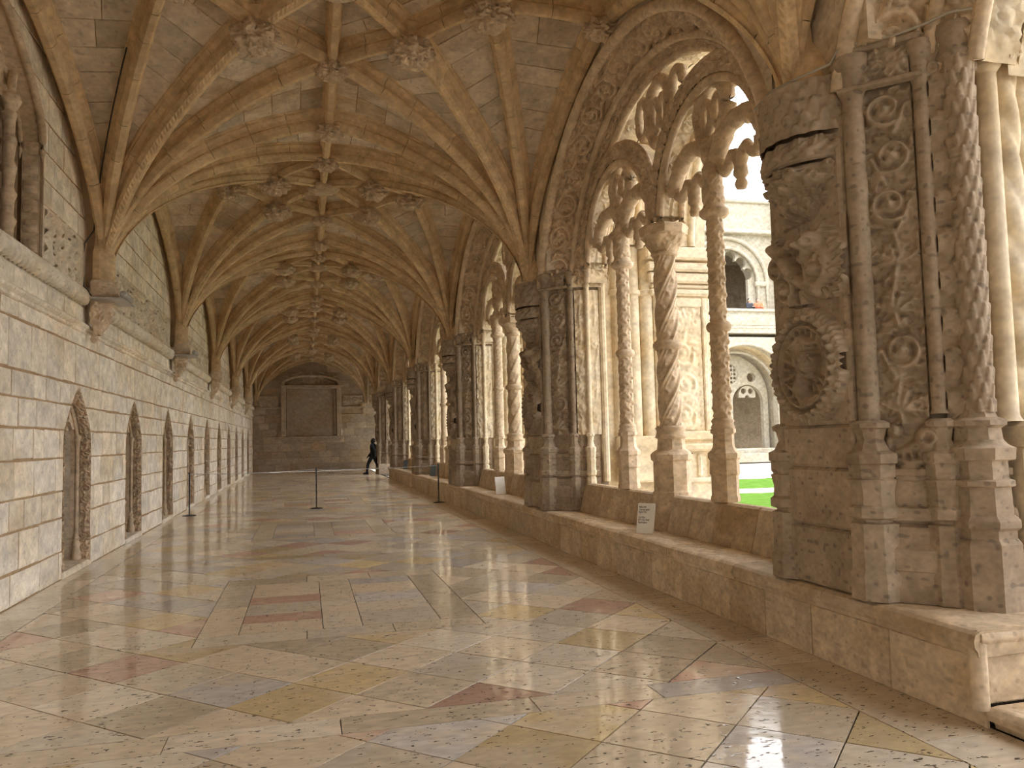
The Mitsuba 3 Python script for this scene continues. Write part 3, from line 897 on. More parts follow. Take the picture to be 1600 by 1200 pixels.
EDGE = {}
for nme in 'TRKOW':
    EDGE[nme] = web_edge(rib_path(nme))
for sd, wl in ((-1, 0.10), (1, 0.02)):
    EDGE['W', sd] = web_edge(rib_path('W', wall=wl))
NZ = {k: np.array(v) + [0, 0, 0.285] for k, v in NODES.items()}
for k in range(-2, 6):
    detail = k in (-1, 0, 1)
    for sy in (-1, 1):
        for sx in (-1, 1):
            for nme in 'RKOW':
                p = rib_path(nme, wall=(0.10 if sx < 0 else 0.02) if nme == 'W' else 0.0)
                if nme == 'K': p = rib_path('D', 48)
                rib(p, k, sx, sy, detail, carved=(nme == 'K'))
            if sy == -1 or k == 5: rib(rib_path('T'), k, sx, sy, detail, 1.15)
            lierne('R', 'K', k, sx, sy, detail); lierne('K', 'O', k, sx, sy, detail)
            if sy == 1: lierne('O', 'W', k, sx, sy, detail)
            for a, b in ('TR', 'RK', 'KO', 'OW'): cell(EDGE[a], EDGE['W', sx] if b == 'W' else EDGE[b], k, sx, sy, webs, grounds)
            e = place_bay(EDGE['W', sx], k, sx, sy); e2 = e.copy(); e2[:, 0] = XL - 0.05 if sx < 0 else 3.72   # the narrow strip out to the wall
            grounds.append(grid(np.array([e, e2])))
            for a, b in ((NZ['R'], NZ['K']), (NZ['K'], NZ['O'])):
                e = np.linspace(0, 1, 12)[:, None]
                cell(a + (NZ['C'] + [0, 0, 0.04] - a) * e * 0.999, b + (NZ['C'] + [0, 0, 0.04] - b) * e * 0.999, k, sx, sy, webs, grounds, 0)
        lierne('C', 'R', k, 1, sy, detail); lierne('R', 'T', k, 1, sy, detail)
pieces('ceiling', 'web_stone', 'web_masonry', webs, 'stone_web', 300)
add('web_ground', shape(cat(grounds), 'mortar'), parent='ceiling')
add('roof_slab', shape(box(-3.75, 6.0, -18, YE + 0.6, ZV, ZV + 0.3), 'stone_outer'), parent='ceiling')


def boss_mesh(r, h, seed, sub, petals=6):
    t = trimesh.creation.icosphere(sub, 1.0)
    v = np.array(t.vertices); a = np.arctan2(v[:, 1], v[:, 0])
    n = meshkit.fbm(v * 4.2 + seed * 7.7, 3, seed); n2 = np.abs(meshkit.noise(v * 6 + seed, seed) - 0.5) * 2
    n3 = np.abs(meshkit.noise(v * 11 + 2 * seed, seed + 5) - 0.5) * 2
    k = 0.76 + 0.55 * n + 0.12 * np.cos(petals * a) * (1 - v[:, 2] ** 2) - 0.6 * np.clip(0.3 - n2, 0, 1) - 0.25 * np.clip(0.35 - n3, 0, 1)
    return v * k[:, None] * [r, r, h], np.array(t.faces)


BOSS = {}
for lod, sub in ((0, 4), (1, 3)):
    for s in range(4):
        v, f = boss_mesh(0.27, 0.19, s + 1, sub, 5 + s)
        BOSS['leaf', s, lod] = shape((v, f), 'stone_carved', True, (0.6, 0.35))
    v, f = boss_mesh(0.20, 0.13, 9, sub, 8)
    BOSS['small', 0, lod] = shape((v, f), 'stone_carved', True, (0.6, 0.35))
prof = [(0.0, -0.16), (0.17, -0.15), (0.20, -0.12), (0.26, -0.10), (0.30, -0.04), (0.28, 0.03), (0.19, 0.07), (0.15, 0.12), (0.15, 0.3)]
v, f = lathe(prof, (0, 0), 48); v[:, :2] *= (1 + 0.06 * np.cos(24 * np.arctan2(v[:, 1:2], v[:, :1])))
BOSS['disc', 0, 0] = BOSS['disc', 0, 1] = shape((v, f), 'stone_carved', 40, (0.4, 0.4))
NECK = shape(lathe([(0.10, 0.02), (0.12, 0.12), (0.17, 0.22), (0.2, 0.32)], (0, 0), 10), 'stone_rib', 40, (0.3, 0.4))


def boss(x, y, z, kind, i, lod):
    b = add('boss', BOSS[kind, i if kind == 'leaf' else 0, lod], (x, y, z), 'ceiling')
    scene[b + '__neck'] = {**NECK, 'to_world': T().translate([x, y, z])}


for k in range(-1, 6):
    lod = 0 if k < 2 else 1
    c = BAYC(k); i = 0
    boss(XC, c, NODES['C'][2] + 0.02, 'disc', 0, lod)
    for sy in (-1, 1):
        boss(XC, c + sy * HY / 2, NODES['R'][2] - 0.04, 'small', 0, lod)
        for sx in (-1, 1):
            boss(XC + sx * NODES['K'][0], c + sy * NODES['K'][1], NODES['K'][2] - 0.08, 'leaf', i % 4, lod); i += 1
    for sx in (-1, 1):
        boss(XC + sx * NODES['O'][0], c, NODES['O'][2] - 0.05, 'leaf', (i + k) % 4, lod); i += 1
        boss(XC + sx * (HX - 0.06), c, NODES['W'][2] - 0.03, 'small', 0, lod)
    boss(XC, PY(k), NODES['T'][2] - 0.05, 'small', 0, lod)


# ================================================================== PIERS of the arcade (courtyard side)
PIER_PLAN = [(3.60, 0.385), (3.43, 0.385), (3.43, -0.385), (3.56, -0.40)]


def plinth(path, prof, res=0.0):
    """Base mouldings: a (reach, z) profile carried round a plan polyline; reach is measured outwards (to the path's left)."""
    p = np.asarray(path, float)
    e1 = p - np.roll(p, 1, 0); e2 = np.roll(p, -1, 0) - p
    e1[0] = e2[0]; e2[-1] = e1[-1]
    n1 = np.stack([-e1[:, 1], e1[:, 0]], 1); n2 = np.stack([-e2[:, 1], e2[:, 0]], 1)
    n1 /= np.linalg.norm(n1, axis=1, keepdims=True); n2 /= np.linalg.norm(n2, axis=1, keepdims=True)
    m = n1 + n2; m /= np.maximum((m * n1).sum(1, keepdims=True), 0.4)
    G = np.array([[(*(p[i] + m[i] * a), z) for i in range(len(p))] for a, z in prof])
    return grid(G)


def prism(pts, z0, z1):
    return extrude(Polygon(pts), z0, z1)


PL_PROF = [(0.10, 0.53), (0.10, 0.62), (0.085, 0.64), (0.085, 0.72), (0.095, 0.73), (0.095, 0.86), (0.06, 0.90), (0.06, 1.00), (0.02, 1.02), (0.03, 1.03), (0.075, 1.045), (0.085, 1.08), (0.07, 1.12), (0.03, 1.135), (0.03, 1.16),
           (0.02, 1.32), (0.05, 1.33), (0.05, 1.37), (0.0, 1.385)]
PED = [(0.17, 0.53), (0.17, 0.70), (0.155, 0.72), (0.155, 1.02), (0.12, 1.03), (0.12, 1.045), (0.165, 1.06), (0.165, 1.12), (0.14, 1.14), (0.135, 1.22), (0.155, 1.30), (0.135, 1.31), (0.15, 1.33), (0.15, 1.40), (0.165, 1.41),
       (0.165, 1.47), (0.12, 1.49), (0.085, 1.56), (0.105, 1.63), (0.13, 1.64), (0.13, 1.67), (0.09, 1.69)]


def shafted(x, v, r, z0, z1, ped=1.0, n=10, cap=True):
    """A colonnette: pedestal, shaft, necking and capital, each its own mesh."""
    out = {'pedestal': lathe([(a * ped, z) for a, z in PED], (x, v), 8, rot=PI / 8),
           'shaft': lathe([(r * 1.25, z0), (r, z0 + 0.03), (r, z1 - 0.05), (r * 1.3, z1)], (x, v), n + 6)}
    if cap:
        out['capital'] = lathe([(r, z1 - 0.02), (r * 1.35, z1), (r * 1.1, z1 + 0.03), (r * 1.5, z1 + 0.12), (r * 1.9, z1 + 0.18), (r * 1.9, z1 + 0.23), (r, z1 + 0.26)], (x, v), 12)
    return out


def medallion(res):
    """Portrait roundel: leaf wreath, fluted shell and a bust in profile."""
    R = Relief(0.86, 0.86, res); c = 0.43
    for i in range(30):
        a = 2 * PI * i / 30
        R.leaf(c + 0.345 * math.cos(a), c + 0.345 * math.sin(a), a + 0.9, 0.12, 0.12, 0.055, 0.7, 2)
        R.dab(c + 0.36 * math.cos(a + 0.1), c + 0.36 * math.sin(a + 0.1), 0.035, 0.075)
        R.dab(c + 0.405 * math.cos(a), c + 0.405 * math.sin(a), 0.028, 0.045)
    for i in range(80):
        a = 2 * PI * i / 80; R.dab(c + 0.295 * math.cos(a), c + 0.295 * math.sin(a), 0.025, 0.05)
    for i in range(18):
        a = 0.9 + (2 * PI - 1.2) * i / 18
        R.stroke([(c + 0.14 * math.cos(a), c + 0.14 * math.sin(a)), (c + 0.265 * math.cos(a), c + 0.265 * math.sin(a))], 0.013, 0.024, 0.02)
    D = lambda x, y, r, h, b=0.0: R.dab(c + x, c + y, r, h, b)
    D(0.02, 0.07, 0.105, 0.085); D(0.05, 0.0, 0.075, 0.09); D(-0.01, 0.12, 0.10, 0.075)      # skull, jaw, crown
    R.stroke([(c + 0.105, c + 0.075), (c + 0.135, c + 0.03), (c + 0.11, c + 0.015)], 0.02, 0.016, 0.075)   # nose
    R.stroke([(c + 0.06, c + 0.10), (c + 0.12, c + 0.095)], 0.016, 0.014, 0.10)                             # brow
    for y in (-0.015, -0.04): R.stroke([(c + 0.08, c + y), (c + 0.115, c + y)], 0.012, 0.01, 0.095)         # lips
    D(0.09, -0.075, 0.03, 0.085); R.pit(c + 0.085, c + 0.07, 0.018, 0.03)
    R.stroke([(c - 0.01, c - 0.04), (c - 0.03, c - 0.16)], 0.06, 0.08, 0.07)                                # neck
    for k in range(7):                                                                                      # cap and hair
        R.stroke([(c - 0.10 + 0.03 * k, c + 0.17 + 0.01 * math.sin(k)), (c - 0.11 + 0.012 * k, c + 0.02 - 0.01 * k)], 0.018, 0.014, 0.075)
    R.stroke([(c - 0.10, c + 0.15), (c + 0.0, c + 0.21), (c + 0.10, c + 0.16)], 0.035, 0.03, 0.085)
    for k in range(6):                                                                                      # drapery
        t = np.linspace(0, 1, 8)
        R.stroke(np.stack([c - 0.24 + 0.03 * k + (0.42 - 0.05 * k) * t, c - 0.10 - 0.012 * k - 0.14 * np.sin(t * PI * 0.75)], 1), 0.018, 0.016, 0.05 + 0.004 * k)
    return R


def beast(res, seed):
    """The group of curling creatures and leaves over the roundel."""
    rng = np.random.default_rng(seed)
    R = Relief(0.80, 0.56, res)
    R.scroll(0.56, 0.22, 0.16, 2.4, -1, 0.05, 0.10, rng)
    R.stroke([(0.12, 0.46), (0.22, 0.36), (0.30, 0.24), (0.42, 0.14), (0.56, 0.06)], 0.06, 0.045, 0.13)
    R.dab(0.56, 0.42, 0.085, 0.17); R.dab(0.52, 0.40, 0.05, 0.19); R.pit(0.56, 0.44, 0.02, 0.04); R.pit(0.60, 0.41, 0.02, 0.04)
    R.stroke([(0.53, 0.36), (0.45, 0.30), (0.38, 0.34)], 0.05, 0.03, 0.13)
    R.scroll(0.14, 0.30, 0.10, 0.3, 1, 0.035, 0.10, rng); R.scroll(0.24, 0.12, 0.10, 1.3, -1, 0.035, 0.10, rng)
    for k in range(22):
        R.leaf(0.08 + 0.64 * rng.random(), 0.05 + 0.42 * rng.random(), rng.random() * 6.3, 0.14, 0.09, 0.05 + 0.06 * rng.random(), rng.normal())
    for k in range(10):
        a = -1.2 + 2.4 * k / 9; R.leaf(0.56 + 0.15 * math.cos(a), 0.22 + 0.15 * math.sin(a), a, 0.10, 0.07, 0.06)
    return R


def mask(res):
    """A long-beaked skull that grips its own jaw, a small head beside it."""
    R = Relief(0.42, 0.42, res)
    R.dab(0.28, 0.30, 0.085, 0.11); R.dab(0.27, 0.24, 0.07, 0.10)
    R.stroke([(0.26, 0.27), (0.14, 0.22), (0.05, 0.19)], 0.05, 0.018, 0.095)
    R.pit(0.275, 0.295, 0.032, 0.06); R.stroke([(0.05, 0.17), (0.16, 0.14), (0.25, 0.15)], 0.025, 0.03, 0.06)
    R.stroke([(0.31, 0.22), (0.33, 0.12), (0.28, 0.06)], 0.055, 0.04, 0.07)
    R.dab(0.08, 0.35, 0.05, 0.10); R.dab(0.085, 0.335, 0.035, 0.115); R.pit(0.065, 0.355, 0.012, 0.02); R.pit(0.10, 0.355, 0.012, 0.02)
    R.stroke([(0.05, 0.29), (0.03, 0.2), (0.09, 0.13)], 0.03, 0.025, 0.05)
    R.dab(0.15, 0.09, 0.075, 0.075); R.stroke([(0.08, 0.05), (0.2, 0.03), (0.30, 0.07)], 0.03, 0.025, 0.07)
    for k in range(4): R.stroke([(0.28 + 0.025 * k, 0.06), (0.27 + 0.03 * k, 0.015)], 0.013, 0.01, 0.06)
    for k in range(3): R.stroke([(0.12 + 0.05 * k, 0.20), (0.15 + 0.05 * k, 0.10)], 0.018, 0.014, 0.06)
    return R


def rosette_panel(h, res, n, seed):
    R = Relief(0.17, h, res)
    for i in range(n):
        y = (i + 0.5) * h / n
        for k in range(7): R.leaf(0.085, y, k * 2 * PI / 7 + 0.3 * i, 0.085, 0.085, 0.045, 0.5, 2)
        R.dab(0.085, y, 0.026, 0.065)
    return R


def pier_parts(lod, first):
    """All parts of one pier in its own coordinates (y = 0 at its middle); first: the pier beside the passage has a scaled shaft."""
    res = (0.008, 0.013, 0.035)[lod]
    out = []
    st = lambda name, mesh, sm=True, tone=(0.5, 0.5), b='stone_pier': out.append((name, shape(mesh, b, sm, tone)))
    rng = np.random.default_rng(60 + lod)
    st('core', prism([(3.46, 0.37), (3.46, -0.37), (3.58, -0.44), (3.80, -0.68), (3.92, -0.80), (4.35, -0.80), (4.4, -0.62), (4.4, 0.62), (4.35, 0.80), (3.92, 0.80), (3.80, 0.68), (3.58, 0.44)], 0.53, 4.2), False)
    z = 0.53
    for h in (0.42, 0.42, 0.30, 0.66, 0.66, 0.66):                                   # the plain stones of the front block
        st('block_stone', rbox(3.43 + 0.004 * rng.random(), 3.72, -0.385, 0.385, z + 0.003, z + h - 0.003, 0.02), False, (rng.random(), rng.random()))
        z += h
    # roundel, beasts and the tiered console that carries the ribs
    R = medallion((0.0055, 0.012, 0.035)[lod]); R.H *= 1.35
    x, y = np.meshgrid(np.arange(R.nx) * R.dx - 0.43, np.arange(R.ny) * R.dy - 0.43)
    d = np.hypot(x, y); R.H += np.where(d < 0.29, 0.0, 0.012) ; R.H = np.where(d < 0.435, R.H + 0.012, -0.03)
    out.append(('medallion', shape(R.mesh(flat_place((3.428, 0.39, 2.09 - 0.42), (0, -0.907, 0), (0, 0, 0.977), (-1, 0, 0))), 'stone_pier', True, (0.55, 0.35))))
    R = beast((0.006, 0.012, 0.035)[lod], 3); R.H = R.H * 1.3 - 0.01
    out.append(('carved_beast', shape(R.mesh(flat_place((3.43, 0.38, 2.54), (0, -1, 0), (0, 0, 1), (-1, 0, 0))), 'stone_pier', True, (0.5, 0.3))))
    K = knots(1.1, 0.36, res, 71, 0.08, 90, 0.26)
    def bell(U, V, H):
        a = PI - 1.75 + 3.5 * U / 1.1; t = V / 0.36
        r = 0.10 + 0.22 * t ** 0.8 + 0.05 * np.abs(np.sin(t * 2 * PI)) + H
        return np.stack([3.56 + r * np.cos(a), r * np.sin(a), 3.14 + V], -1)
    st('console', K.mesh(bell), True, (0.35, 0.4))
    st('console_foot', lathe([(0.02, 2.98), (0.09, 3.0), (0.11, 3.06), (0.09, 3.14)], (3.56, 0), 12), True, (0.3, 0.4))
    L = Relief(1.2, 0.17, res)
    for i in range(9): L.leaf(0.02 + 0.135 * i, 0.05, 0.35, 0.17, 0.12, 0.06, 0.25, 2)
    L.stroke([(0, 0.02), (1.2, 0.02)], 0.02, 0.02, 0.04)
    st('leaf_band', L.mesh(drum_place(3.56, 0, 3.51, 0.345, PI - 1.75, 3.5 / 1.2)), True, (0.4, 0.4))
    st('scale_band', half_drum_scales(3.56, 0, 0.37, 3.70, 4.08, PI - 1.8, PI + 1.8, 0.125, 0.088, 0.035, res), True, (0.45, 0.4))
    st('rib_shaft', lathe([(0.36, 4.06), (0.28, 4.09), (0.22, 4.3), (0.12, 4.45)], (3.56, 0), 9, PI - 1.9, PI + 1.9), 20, (0.5, 0.5), 'stone_rib')
    for s in (1, -1):
        for nm, m in shafted(3.53, s * 0.435, 0.068, 1.66, 3.92).items(): st('shaft_' + nm, m, 35)
        # splayed panel with climbing scrolls
        rs = 0.035 if s == 1 else res
        w, eu, en, o = 0.297, (0.673, s * 0.740, 0), (-0.740, s * 0.673, 0), (3.565, s * 0.475)
        R = rinceau(w, 2.26, rs, 80, 0.07, 0.34); R.H -= 0.03
        st('scroll_panel', R.mesh(flat_place((*o, 1.66), eu, (0, 0, 1), en)), True, (0.6, 0.35))
        K = knots(w, 0.26, rs, 91, 0.05, 26, 0.4)
        st('impost_carving', K.mesh(flat_place((o[0] - 0.015, o[1] + s * 0.015, 3.92), eu, (0, 0, 1), en)), True, (0.5, 0.3))
        for z0, h in ((3.90, 0.05), (4.15, 0.06)):
            st('impost_string', plinth([(3.45, s * 0.40), (3.53, s * 0.5), (3.80, s * 0.76)] if s == 1 else [(3.80, -0.76), (3.53, -0.5), (3.45, -0.40)],
                                       [(0, z0), (0.045, z0 + 0.01), (0.055, z0 + h / 2), (0.045, z0 + h - 0.01), (0, z0 + h)] if s == -1 else [(0, z0), (0.045, z0 + 0.01), (0.055, z0 + h / 2), (0.045, z0 + h - 0.01), (0, z0 + h)]), 30)
        st('panel_base', plinth([(4.20, -0.84), (3.80, -0.70), (3.58, -0.48), (3.50, -0.40)] if s == -1 else [(3.50, 0.40), (3.58, 0.48), (3.80, 0.70), (4.20, 0.84)], PL_PROF), 25)
        if not (first and s == -1):
            for nm, m in shafted(3.84, s * 0.74, 0.045, 1.62, 3.92, 0.6).items(): st('inner_shaft_' + nm, m, 35)
            for nm, m in shafted(4.05, s * 0.86, 0.04, 1.62, 3.92, 0.5).items(): st('reveal_shaft_' + nm, m, 35, b='stone_outer')
            R = rinceau(0.15, 2.2, rs, 84, 0.045, 0.28)
            st('vine_panel', R.mesh(flat_place((3.88, s * 0.785, 1.66), (0.93, s * 0.36, 0), (0, 0, 1), (-0.36, s * 0.93, 0))), True, (0.6, 0.4), 'stone_outer')
            R = rinceau(0.16, 2.2, rs, 86, 0.035, 0.5)
            st('flower_panel', R.mesh(flat_place((4.09, s * 0.84, 1.66), (1, 0, 0), (0, 0, 1), (0, s, 0))), True, (0.6, 0.4), 'stone_outer')
            st('outer_shaft', lathe([(0.06, 0.95), (0.06, 4.3)], (4.31, s * 0.82), 10), 30, (0.5, 0.5), 'stone_outer')
            K = knots(0.5, 0.3, rs, 97, 0.035, 30, 0.3)
            st('reveal_impost', K.mesh(flat_place((3.84, s * 0.80, 3.90), (0.97, s * 0.16, 0), (0, 0, 1), (-0.16, s * 0.97, 0))), True, (0.6, 0.3), 'stone_outer')
    if first:
        s = -1
        for nm, m in shafted(3.81, -0.73, 0.045, 1.72, 3.92, 0.7).items(): st('inner_shaft_' + nm, m, 35)
        R = rosette_panel(2.3, res, 9, 5)
        st('rosette_panel', R.mesh(flat_place((3.83, -0.765, 1.66), (0.9, -0.43, 0), (0, 0, 1), (-0.43, -0.9, 0))), True, (0.4, 0.3))
        R = Relief(2 * PI * 0.115, 2.28, res)
        U, V = np.meshgrid(np.arange(R.nx) * R.dx, np.arange(R.ny) * R.dy)
        R.H = scales_h(U, V, 2 * PI * 0.115 / 8, 0.10, 0.024)
        st('scaled_shaft', R.mesh(drum_place(3.985, -0.855, 1.72, 0.078, 0, 1 / 0.115)), True, (0.5, 0.35))
        st('scaled_shaft_base', lathe([(a_ * 0.84, z_) for a_, z_ in [(0.25, 0.50), (0.25, 0.92), (0.22, 0.95), (0.22, 1.0), (0.25, 1.02), (0.25, 1.06), (0.21, 1.09), (0.20, 1.26), (0.23, 1.27), (0.23, 1.30), (0.19, 1.31), (0.19, 1.42), (0.24, 1.43), (0.25, 1.50), (0.20, 1.52), (0.17, 1.55), (0.16, 1.62), (0.20, 1.64), (0.20, 1.67), (0.14, 1.69), (0.11, 1.76)]], (3.985, -0.835), 8, rot=PI / 8), 25, (0.5, 0.4))
        st('scaled_shaft_capital', lathe([(0.09, 3.98), (0.12, 4.02), (0.10, 4.05), (0.135, 4.15), (0.14, 4.21), (0.09, 4.24)], (3.985, -0.835), 16), True, (0.5, 0.4))
        st('outer_shaft', lathe([(0.085, 1.66), (0.065, 1.70), (0.06, 3.92), (0.09, 3.96), (0.10, 4.05), (0.08, 4.1), (0.06, 4.12), (0.06, 5.2)], (4.22, -0.845), 16), 30, (0.7, 0.5), 'stone_outer')
        for i, x in enumerate((4.37, 4.52, 4.68, 4.84)):
            v, f = lathe([(0.082, q) for q in np.linspace(1.66, 5.2, 110)], (0, 0), 36)
            a = np.arctan2(v[:, 1], v[:, 0]) + v[:, 2] * 5.2
            v[:, :2] *= (1 + 0.30 * np.abs(np.sin(1.5 * a)))[:, None]
            st('spiral_shaft', (v + [x, -0.80 + 0.04 * i, 0], f), True, (0.6, 0.45), 'stone_outer')
        st('outer_base', rbox(4.2, 5.0, -0.98, -0.75, 0.5, 1.0, 0.03), False, (0.6, 0.4), 'stone_outer')
        st('outer_base', rbox(4.2, 5.0, -1.0, -0.75, 1.5, 1.66, 0.03), False, (0.6, 0.4), 'stone_outer')
        st('outer_base', rbox(4.22, 4.98, -0.95, -0.75, 1.0, 1.5, 0.02), False, (0.6, 0.4), 'stone_outer')
        Q = knots(0.7, 0.3, res, 99, 0.03, 40, 0.3)
        st('outer_frieze', Q.mesh(flat_place((4.30, -0.94, 3.88), (1, 0, 0), (0, 0, 1), (0, -1, 0))), True, (0.6, 0.4), 'stone_outer')
        K = knots(0.36, 0.36, res, 98, 0.06, 30, 0.35)
        st('impost_leaves', K.mesh(flat_place((3.78, -0.72, 3.90), (0.9, -0.43, 0), (0, 0, 1), (-0.43, -0.9, 0))), True, (0.4, 0.3))
        R = mask(0.007)
        st('carved_mask', R.mesh(flat_place((3.60, -0.455, 1.27), (0.68, -0.73, 0), (0, 0, 1), (-0.73, -0.68, 0))), True, (0.5, 0.35))
    return out


PIER_LABEL = ['massive carved pier with portrait roundel and scaled shaft beside the stone steps', 'second carved arcade pier, dark beasts under its tiered console',
              'third carved arcade pier down the walk, between two bright openings', 'fourth carved pier of the arcade, with a blue sign nearby',
              'fifth carved pier of the arcade, close to the end wall', 'sixth and last slim-looking carved pier by the walking person']
SETS = {(0, True): pier_parts(0, True), (1, False): pier_parts(1, False), (2, False): pier_parts(2, False)}
for n in range(0, 6):
    t = thing('pier', PIER_LABEL[n], 'pier')
    for nm, sh in SETS[(0, True) if n == 0 else (1, False) if n < 3 else (2, False)]:
        add(nm, sh, pier_frame(n), t)
    if n == 5: add('foot_block', shape(rbox(3.40, 4.5, -0.9, 0.9, 0.0, 0.53, 0.02), 'stone_pier', tone=(0.6, 0.4)), pier_frame(n), t)
for k_, l_ in (('medallion', 'round medallion with a portrait in a leaf wreath'), ('carved_beast', 'carved group of curling beasts and leaves'), ('scale_band', 'band of pointed stone scales'), ('scaled_shaft', 'round shaft covered in stone scales'), ('carved_mask', 'carved long-beaked skull gripping its jaw'), ('scroll_panel', 'upright panel of carved leaf scrolls')):
    labels['pier__' + k_] = {'label': l_}
structure('wall_right', 'arcade wall of carved stone towards the courtyard')
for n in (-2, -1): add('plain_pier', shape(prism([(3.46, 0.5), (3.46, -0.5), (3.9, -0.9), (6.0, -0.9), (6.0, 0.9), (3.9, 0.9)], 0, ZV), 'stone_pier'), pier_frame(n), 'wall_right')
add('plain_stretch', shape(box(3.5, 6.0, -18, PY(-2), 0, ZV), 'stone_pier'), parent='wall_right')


# ================================================================== ARCADE OPENINGS: splayed carved arch, tracery arches, columns
WC = lambda k: BAYC(k)


def arc_pts(c, zc, R, x, n, z0=3.95):
    """Points of a round arch from its foot on the near side over the crown; also the radial (inward) directions."""
    s = math.asin(min(0.99, max(-0.99, (z0 - zc) / R)))
    a = np.linspace(PI - s, s, n)
    P = np.stack([np.full(n, x), c + R * np.cos(a), zc + R * np.sin(a)], 1)
    N = np.stack([np.zeros(n), -np.cos(a), -np.sin(a)], 1)
    return P, N, R * (PI - 2 * s)


def arch_roll(zc, R, x, r, n, z0=3.95, sides=8):
    P, N, _ = arc_pts(0, zc, R, x, n, z0)
    return tube(P, r, sides)


def arch_band(rel, zc0, R0, x0, zc1, R1, x1, z0=3.95):
    """A carved band between two arcs; its relief stands out at right angles to the band."""
    n, m = rel.ny, rel.nx
    Pa, Na, _ = arc_pts(0, zc0, R0, x0, n, z0); Pb, Nb, _ = arc_pts(0, zc1, R1, x1, n, z0)
    t = (np.arange(m) / (m - 1))[None, :, None]
    P = Pa[:, None] * (1 - t) + Pb[:, None] * t
    d = Pb - Pa; d /= np.linalg.norm(d, axis=1, keepdims=True)
    tan = np.gradient(Pa, axis=0); tan /= np.linalg.norm(tan, axis=1, keepdims=True)
    nn = np.cross(tan, d); nn /= np.linalg.norm(nn, axis=1, keepdims=True)
    if (nn * (Na * 0.5 + [-0.7, 0, 0])).sum() < 0: nn = -nn
    return grid(P + rel.H[..., None] * nn[:, None])


def flat_ring(zc, R0, R1, x, n, z0, x1=None):
    Pa, _, _ = arc_pts(0, zc, R0, x, n, z0); Pb, _, _ = arc_pts(0, zc, R1, x if x1 is None else x1, n, z0)
    return grid(np.array([Pa, Pb]))


